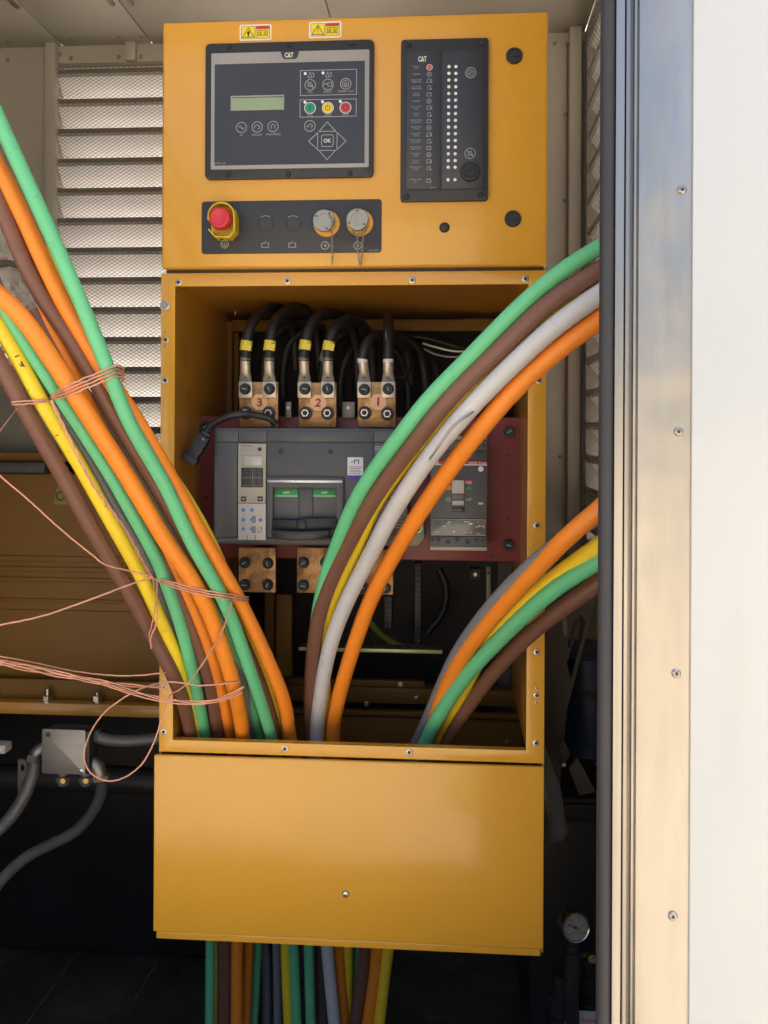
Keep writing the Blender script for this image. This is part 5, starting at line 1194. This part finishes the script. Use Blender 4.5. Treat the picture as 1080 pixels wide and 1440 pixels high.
# ================================================================== GENERATOR AND MACHINERY BESIDE THE CABINET
YG = .40
gx1 = EX0 - .004
gen = thing('generator_housing', (-1.3, YG, .55), 'ochre generator housing with a black rubber edge, behind the tied bundle', 'generator')
zt = at(80, 666, YG).z; zb = at(80, 962, YG).z
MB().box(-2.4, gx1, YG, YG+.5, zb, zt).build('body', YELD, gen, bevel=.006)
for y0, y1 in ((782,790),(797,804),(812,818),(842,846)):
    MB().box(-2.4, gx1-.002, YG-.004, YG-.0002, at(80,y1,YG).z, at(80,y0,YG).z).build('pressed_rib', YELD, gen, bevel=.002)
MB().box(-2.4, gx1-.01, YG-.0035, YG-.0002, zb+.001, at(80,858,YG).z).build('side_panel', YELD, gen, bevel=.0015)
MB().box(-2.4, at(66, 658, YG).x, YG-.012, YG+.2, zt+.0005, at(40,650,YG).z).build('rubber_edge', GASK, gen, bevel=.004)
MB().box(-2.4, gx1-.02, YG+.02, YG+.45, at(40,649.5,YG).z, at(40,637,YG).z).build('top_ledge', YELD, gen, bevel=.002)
pp = [lp(14, 640, YG+.1), lp(200, 640, YG+.1), lp(120, 570, YG+.1), lp(30, 545, YG+.1), lp(-60, 545, YG+.1), lp(-90, 640, YG+.1)]
MB().prism(pp, YG+.1, YG+.3).build('sloped_cover', GREENG, gen, bevel=.004)
q = at(83, 698, YG); a, b, c, d = rect(73, 684, 98, 711, YG)
o = MB().prism([(a,c),(b,c),(b-.008,d),(a+.010,d)], YG-.0008, YG-.0002).build('warning_decal', mat('shaded_decal', (.24,.18,.03), .5, var=.1), gen)  # decal yellow darkened to paint in the shade on the housing
m = MB().stroke([(a+.002,c+.0015),(b-.002,c+.0015),(b-.009,d-.0015),(a+.0105,d-.0015)], .0012, YG-.0012, True); m.ring((a+b)/2, (c+d)/2, .009, .003, YG-.0012, 16)
m.build('pictogram', INK, o, smooth=False)
# dark clutter above the housing, at the edge
t = thing('exhaust_wrap', at(-30, 470, .05), 'crumpled silver foil wrap on the exhaust duct behind the cables', 'foil wrap')
m = MB(); V = []; F = []; na, nb = 36, 40; c0, c1 = at(-62, 300, .12), at(40, 520, .10)
ax = (c1-c0); u = ax.orthogonal().normalized(); v = ax.normalized().cross(u)
for i in range(nb+1):
    for j in range(na):
        aa = 2*math.pi*j/na; r = .062*(1 + .05*math.sin(i*2.1 + 2*math.sin(j*.9)) + random.uniform(-.035, .035))
        V.append(c0 + ax*i/nb + (u*math.cos(aa) + v*math.sin(aa))*r)
for i in range(nb):
    for j in range(na): F.append((i*na+j, i*na+(j+1) % na, (i+1)*na+(j+1) % na, (i+1)*na+j))
F += [tuple(range(na)), tuple(nb*na+j for j in range(na))]
m.add(V, F).build('foil', FOIL, t, ang=18)
MB().tube([c0.lerp(c1, .42) , c0.lerp(c1, .455)], .0665, 24).build('foil_band', STEEL, t)
# skid rail with bolts
rail = thing('skid_rail', (-1.3, YG-.03, .47), 'ochre steel skid rail under the generator housing', 'rail')
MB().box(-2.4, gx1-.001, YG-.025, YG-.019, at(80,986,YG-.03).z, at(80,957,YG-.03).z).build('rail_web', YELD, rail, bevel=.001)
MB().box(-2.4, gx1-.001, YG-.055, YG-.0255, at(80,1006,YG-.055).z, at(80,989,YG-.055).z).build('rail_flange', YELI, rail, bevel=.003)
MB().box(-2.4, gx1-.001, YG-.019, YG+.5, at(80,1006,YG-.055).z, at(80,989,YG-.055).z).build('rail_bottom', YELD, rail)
for x, y in ((67, 964), (137, 968)):
    z0 = at(x, 987, YG-.042).z; p = at(x, y, YG-.042)
    o = MB().lathe((p.x, YG-.042, z0), (0,0,1), [(.012,0),(.012,.003),(.010,.0032),(.010,.0034)], 18).lathe((p.x, YG-.042, z0+.0035), (0,0,1), [(.0105,0),(.0105,.010),(.0095,.0112)], 6).build('bolt', ZINC, rail)
    MB().cyl((p.x, YG-.042, z0+.0148), (0,0,1), .0052, .014 if x < 100 else .006, 12).build('bolt_thread', ZINC, o)
# black sheet added as the shade under the rail, and a pipe
eb = thing('rail_shade', (-1.2, .62, 0), 'black sheet standing for the shadow under the skid rail', 'backing sheet')
MB().box(-2.6, -.48, .86, .97, .004, at(80,1006,YG).z-.012).build('shade_sheet', DARK, eb, bevel=.01)
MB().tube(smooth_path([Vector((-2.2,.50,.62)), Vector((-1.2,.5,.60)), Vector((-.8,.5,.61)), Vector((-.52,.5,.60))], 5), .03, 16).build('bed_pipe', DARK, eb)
# conduit box, fittings and conduits
YC = .12
a, b, c, d = rect(58.5, 1026, 120, 1089, YC)
jb = thing('junction_box', ((a+b)/2, YC, c), 'square brushed steel junction box below the skid rail', 'junction box')
MB().prism(rrect(a, b, c, d, .004), YC, YC+.004).build('cover', STEEL, jb, bevel=.0012)
MB().box(a+.004, b+.006, YC+.0042, YC+.045, c+.004, d-.004).build('box_body', DARK, jb, bevel=.002)  # body coloured black to paint in the shade behind the cover
for x, y in ((68, 1033), (114, 1083.5)): 
    p = at(x, y, YC); MB().lathe(p, FRONT, [(.0044,0),(.0042,.0012),(.0022,.0022),(.0003,.0022)], 14).build('cover_screw', INK if x < 80 else ZINC, jb)
for x in (89, 121):
    p = at(x, 1090, YC+.03); o = MB().lathe((p.x, YC+.03, p.z+.006), (0,0,-1), [(.011,0),(.011,.006),(.0145,.007),(.0145,.017),(.011,.018),(.010,.024)], 16).build('gland', CONG, jb)
    MB().lathe((p.x+.006, YC+.016, p.z-.005), FRONT, [(.0055,0),(.005,.002),(.002,.002)], 12).build('gland_screw', BRASS, o)
p = at(134, 1035, YC+.035); MB().lathe((p.x-.022, YC+.035, p.z), (1,0,0), [(.016,0),(.016,.010),(.0125,.011),(.0125,.030)], 6).build('gland', CONG, jb)
def conduit(name, pts, dia, label, rib=True):
    P = smooth_path([at(*q) for q in pts], 14); t = thing(name, P[-1], label, 'conduit')
    rr = []; 
    if rib:
        Q = []; L = 0
        for i in range(len(P)-1):
            for j in range(4): Q.append(P[i].lerp(P[i+1], j/4))
        Q.append(P[-1]); P = Q; rr = [dia/2*(1 + (.055 if i % 2 else -.02)) for i in range(len(P))]
    else: rr = dia/2
    MB().tube(P, rr, 14).build('conduit_sleeve', CONG, t, ang=50); return t, P
t, P = conduit('flexible_conduit', [(138,1088,YC+.03),(143,1100,YC+.03),(140,1122,YC+.03),(126,1148,YC+.02),(104,1170,YC),(70,1188,YC-.02),(36,1206,YC-.04),(0,1240,YC-.06),(-30,1285,YC-.07),(-120,1420,YC-.06),(-260,1560,YC)], .0205, 'ribbed grey conduit curving down to the floor edge from the junction box')
MB().tube(smooth_path([at(124,1072,YC+.03), at(133,1074,YC+.03), at(139,1082,YC+.03), at(141,1093,YC+.03)], 6), .0135, 14).build('elbow', STEEL, t)
MB().tube([at(141.5,1090,YC+.03), at(142,1097,YC+.03)], .0155, 6).build('elbow_nut', ZINC, t)
t, P = conduit('smooth_conduit', [(50,1070,YC+.03),(45,1092,YC+.02),(34,1120,YC+.01),(16,1148,YC),(-4,1168,YC-.02),(-30,1185,YC-.03),(-140,1225,YC),(-320,1250,YC+.05)], .0245, 'smooth grey conduit leaving the near side of the junction box', False)
MB().tube(smooth_path([at(62,1052,YC+.035), at(54,1056,YC+.03), at(48,1066,YC+.03), at(46,1074,YC+.025)], 6), .012, 14).build('elbow', STEEL, t)
MB().tube([at(49,1064,YC+.03), at(46,1073,YC+.025)], .0145, 6).build('elbow_nut', ZINC, t)
conduit('smooth_conduit', [(134,1035,YC+.035),(150,1040,YC+.036),(180,1042,YC+.04),(230,1038,YC+.05),(260,1035,YC+.06)], .021, 'grey conduit running level from the junction box behind the cabinet', False)
t = thing('mounting_tab', at(30, 1118, .16), 'thin grey tab with one hole behind the smooth conduit', 'bracket')
a, b, c, d = rect(25, 1068, 38, 1122, .16)
MB().prism([(a,c),(b,c),(b,d-.008),(b-.006,d),(a,d)], .16, .164, [[((a+b)/2+.004*math.cos(R(-60*i)), d-.016+.007*math.sin(R(-60*i))) for i in range(6)]]).build('tab_plate', OLIVE, t)
a, b, c, d = rect(-20, 1048, 7, 1061, .10)
t = thing('bracket', ((a+b)/2, .10, c), 'end of a pale grey bracket at the edge above the conduits', 'bracket')
MB().box(a, b, .10, .13, c, d).build('bracket_arm', GREYP, t, bevel=.004); MB().cyl(at(2, 1054, .10), FRONT, .003, .002, 10).build('rivet', ZINC, t)

# ---- dark machinery between cabinet and jamb
YR = .42
P = [lp(700,790,YR), lp(846,790,YR), lp(838,842,YR), lp(797,1000,YR), lp(786,1120,YR), lp(700,1120,YR)]
slot1 = [lp(816.5,862,YR), lp(824,875,YR), lp(803,956,YR), lp(797,933,YR)]; slot2 = [lp(808,872,YR), lp(812,868,YR), lp(801,912,YR), lp(797.5,906,YR)]
t = thing('slotted_guard', (P[2][0]-.05, YR, P[4][1]), 'olive sheet metal guard with slanted slots beside the cabinet', 'guard')
MB().prism(P, YR, YR+.004, [slot1[::-1], slot2[::-1]]).build('guard_sheet', OLIVE, t)
MB().prism([lp(791,868,YR-.001), lp(797,868,YR-.001), lp(798,892,YR-.001), lp(793,894,YR-.001)], YR-.002, YR-.0002).build('guard_strip', OLIVEB, t)
a, b, c, d = rect(770, 905, 862, 1062, .52)
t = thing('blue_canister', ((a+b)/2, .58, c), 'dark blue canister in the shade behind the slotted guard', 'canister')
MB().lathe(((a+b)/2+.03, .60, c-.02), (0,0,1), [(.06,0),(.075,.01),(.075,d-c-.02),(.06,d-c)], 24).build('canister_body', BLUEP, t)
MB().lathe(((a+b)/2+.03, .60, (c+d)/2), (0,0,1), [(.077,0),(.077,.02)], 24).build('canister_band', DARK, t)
t = thing('sheet_strut', at(830, 1118, .36), 'bent grey sheet strut pointing down toward the gauge', 'strut')
MB().prism([lp(785,1048,.36), lp(793,1040,.36), lp(802,1062,.36), lp(790,1082,.36)], .36, .37).build('strut_leg', OLIVE, t, bevel=.001)
MB().prism([lp(800,1082,.345), lp(812,1066,.345), lp(838,1114,.345), lp(815,1119,.345)], .345, .355).build('strut_leg', OLIVE, t, bevel=.001)
MB().cyl(at(793, 1075, .355), FRONT, .004, .003, 8).build('bolt', ZINC, t)
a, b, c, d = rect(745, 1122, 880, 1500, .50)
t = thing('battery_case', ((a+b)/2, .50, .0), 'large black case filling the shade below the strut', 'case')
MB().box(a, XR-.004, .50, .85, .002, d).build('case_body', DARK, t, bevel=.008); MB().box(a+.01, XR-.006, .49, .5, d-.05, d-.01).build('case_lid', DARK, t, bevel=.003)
p0, p1 = at(764, 1062, .06), at(772, 1172, .10)
t = thing('wrapped_hose', p1, 'dark plastic wrapped hose tapering down beside the yellow cover', 'hose')
PP = smooth_path([at(758,1040,.10), at(763,1080,.09), at(769,1120,.09), at(776,1160,.10), at(780,1180,.12)], 6)
MB().tube(PP, [.006+.020*min(1, i/10)*(1 if i < 20 else max(.25, 1-(i-20)*.18)) for i in range(len(PP))], 14).build('hose_wrap', mat('plastic_wrap', (.05,.05,.048), .3, var=.3, scale=30, bump=.4, bscale=60), t)
# pressure gauge on its pipe
pg = at(808, 1303, .17)
gd = (CAM - pg); gd = Vector((.22, -1, .12)).normalized()
GS = 1.07
t = thing('pressure_gauge', at(812, 1420, .19), 'round chrome rimmed pressure gauge on a dark pipe', 'gauge')
MB().lathe(pg - gd*-.0, gd, [(.0235,-.028),(.0245,-.026),(.0245,.0),(.0262,.001),(.0262,.007),(.0248,.009),(.0232,.008),(.0228,.004),(.0003,.004)], 36).build('case', mat('gauge_chrome', (.45,.44,.42), .22, 1.0), t)
dl = MB().lathe(pg, gd, [(.0227,.0042),(.0227,.0047)], 36).build('dial_face', DIAL, t)
gu = gd.cross(Vector((0,0,1))).normalized()*-1; gv = gu.cross(gd).normalized()*1
if gv.z < 0: gv = -gv
if gu.x < 0: gu = -gu
m = MB()
for i in range(27):
    aa = R(225 - 270*i/26); c_ = gu*math.cos(aa) + gv*math.sin(aa); big = i % 5 == 0
    m.obox(pg + gd*.0050 + c_*(.0185 if big else .0193), c_*(.0022 if big else .0013), c_.cross(gd)*.00035, gd*.0002)
m.build('dial_marks', INK, dl, smooth=False)
for i, tx in enumerate(('0','40','80','120','160','200')):
    aa = R(225 - 270*i/5); c_ = pg + gd*.0049 + (gu*math.cos(aa) + gv*math.sin(aa))*.0142
    Vg, Fg, (bx, by) = glyphs(tx, 0); hh = .0034; ww = hh*bx/by
    MB().add([c_ + gu*(v[0]/bx-.5)*ww + gv*(v[1]/by-.5)*hh for v in Vg], Fg).build('lettering', INK, dl, smooth=False)
c_ = pg + gd*.0049 - gv*.008; Vg, Fg, (bx, by) = glyphs('PSI', 0); MB().add([c_ + gu*(v[0]/bx-.5)*.007 + gv*(v[1]/by-.5)*.003 for v in Vg], Fg).build('lettering', INK, dl, smooth=False)
na = gu*-.90 + gv*.42
MB().obox(pg + gd*.0056 + na*.004, na*.0135, na.cross(gd)*.0007, gd*.0003).build('needle', INK, t)
MB().lathe(pg, gd, [(.0026,.005),(.0024,.0068)], 14).build('needle_hub', INK, t)
bt = pg - gd*.012
MB().lathe(bt + Vector((0,0,-.024)), (0,0,-1), [(.008,0),(.008,.012),(.011,.013),(.011,.026)], 6).build('pipe_nut', DARK, t)
MB().tube(smooth_path([bt+Vector((0,0,-.05)), bt+Vector((0,.004,-.09)), bt+Vector((.0,.01,-.16)), bt+Vector((.01,.05,-.26)), bt+Vector((.01,.08,-.40))], 6), .014, 14).build('pipe', DARK, t)
p = at(829, 1346, .19); MB().lathe(p, (.3,-1,.2), [(.008,0),(.008,.012),(.005,.013),(.005,.018)], 6).build('brass_nipple', BRASS, t)
MB().tube([bt+Vector((0,.02,-.075)), p+Vector((0,.012,0))], .006, 10).build('pipe_branch', DARK, t)
for i, (px, py, Y, r0, h) in enumerate(((790,1440,.28,.03,.09),(828,1412,.32,.022,.08))):
    p = at(px, py, Y); t2 = thing('pipe_fitting', p, ('squat black pipe fitting below the pressure gauge','black ribbed fitting tucked against the door gasket')[i], 'pipe fitting')
    MB().lathe(p - Vector((0,0,.12)), (0,0,1), [(r0,0),(r0,.10),(r0*1.15,.105),(r0*1.15,.125),(r0*.9,.13),(r0*.9,.13+h*.5),(r0*.6,.135+h*.5),(r0*.6,.13+h)], 20).build('fitting_body', DARK, t2)
    MB().lathe(p + Vector((0,0,.016)), (0,0,1), [(r0*1.16,0),(r0*1.16,.006)], 8).build('fitting_nut', BLK, t2)
a, b, c, d = rect(794, 1423, 862, 1470, .20)
t = thing('warning_placard', ((a+b)/2, .20, c), 'pale placard with red capitals at the foot of the gauge pipe', 'placard')
MB().box(a, b, .20, .204, c, d).build('placard_sheet', mat('placard_white', (.42,.41,.385), .5), t, bevel=.001)
q = lp(838, 1435, .20); MB().text('DANGER', q[0]-.004, q[1]-.001, .040, .008, .1994, bold=.02).build('lettering', LABR, t, smooth=False)
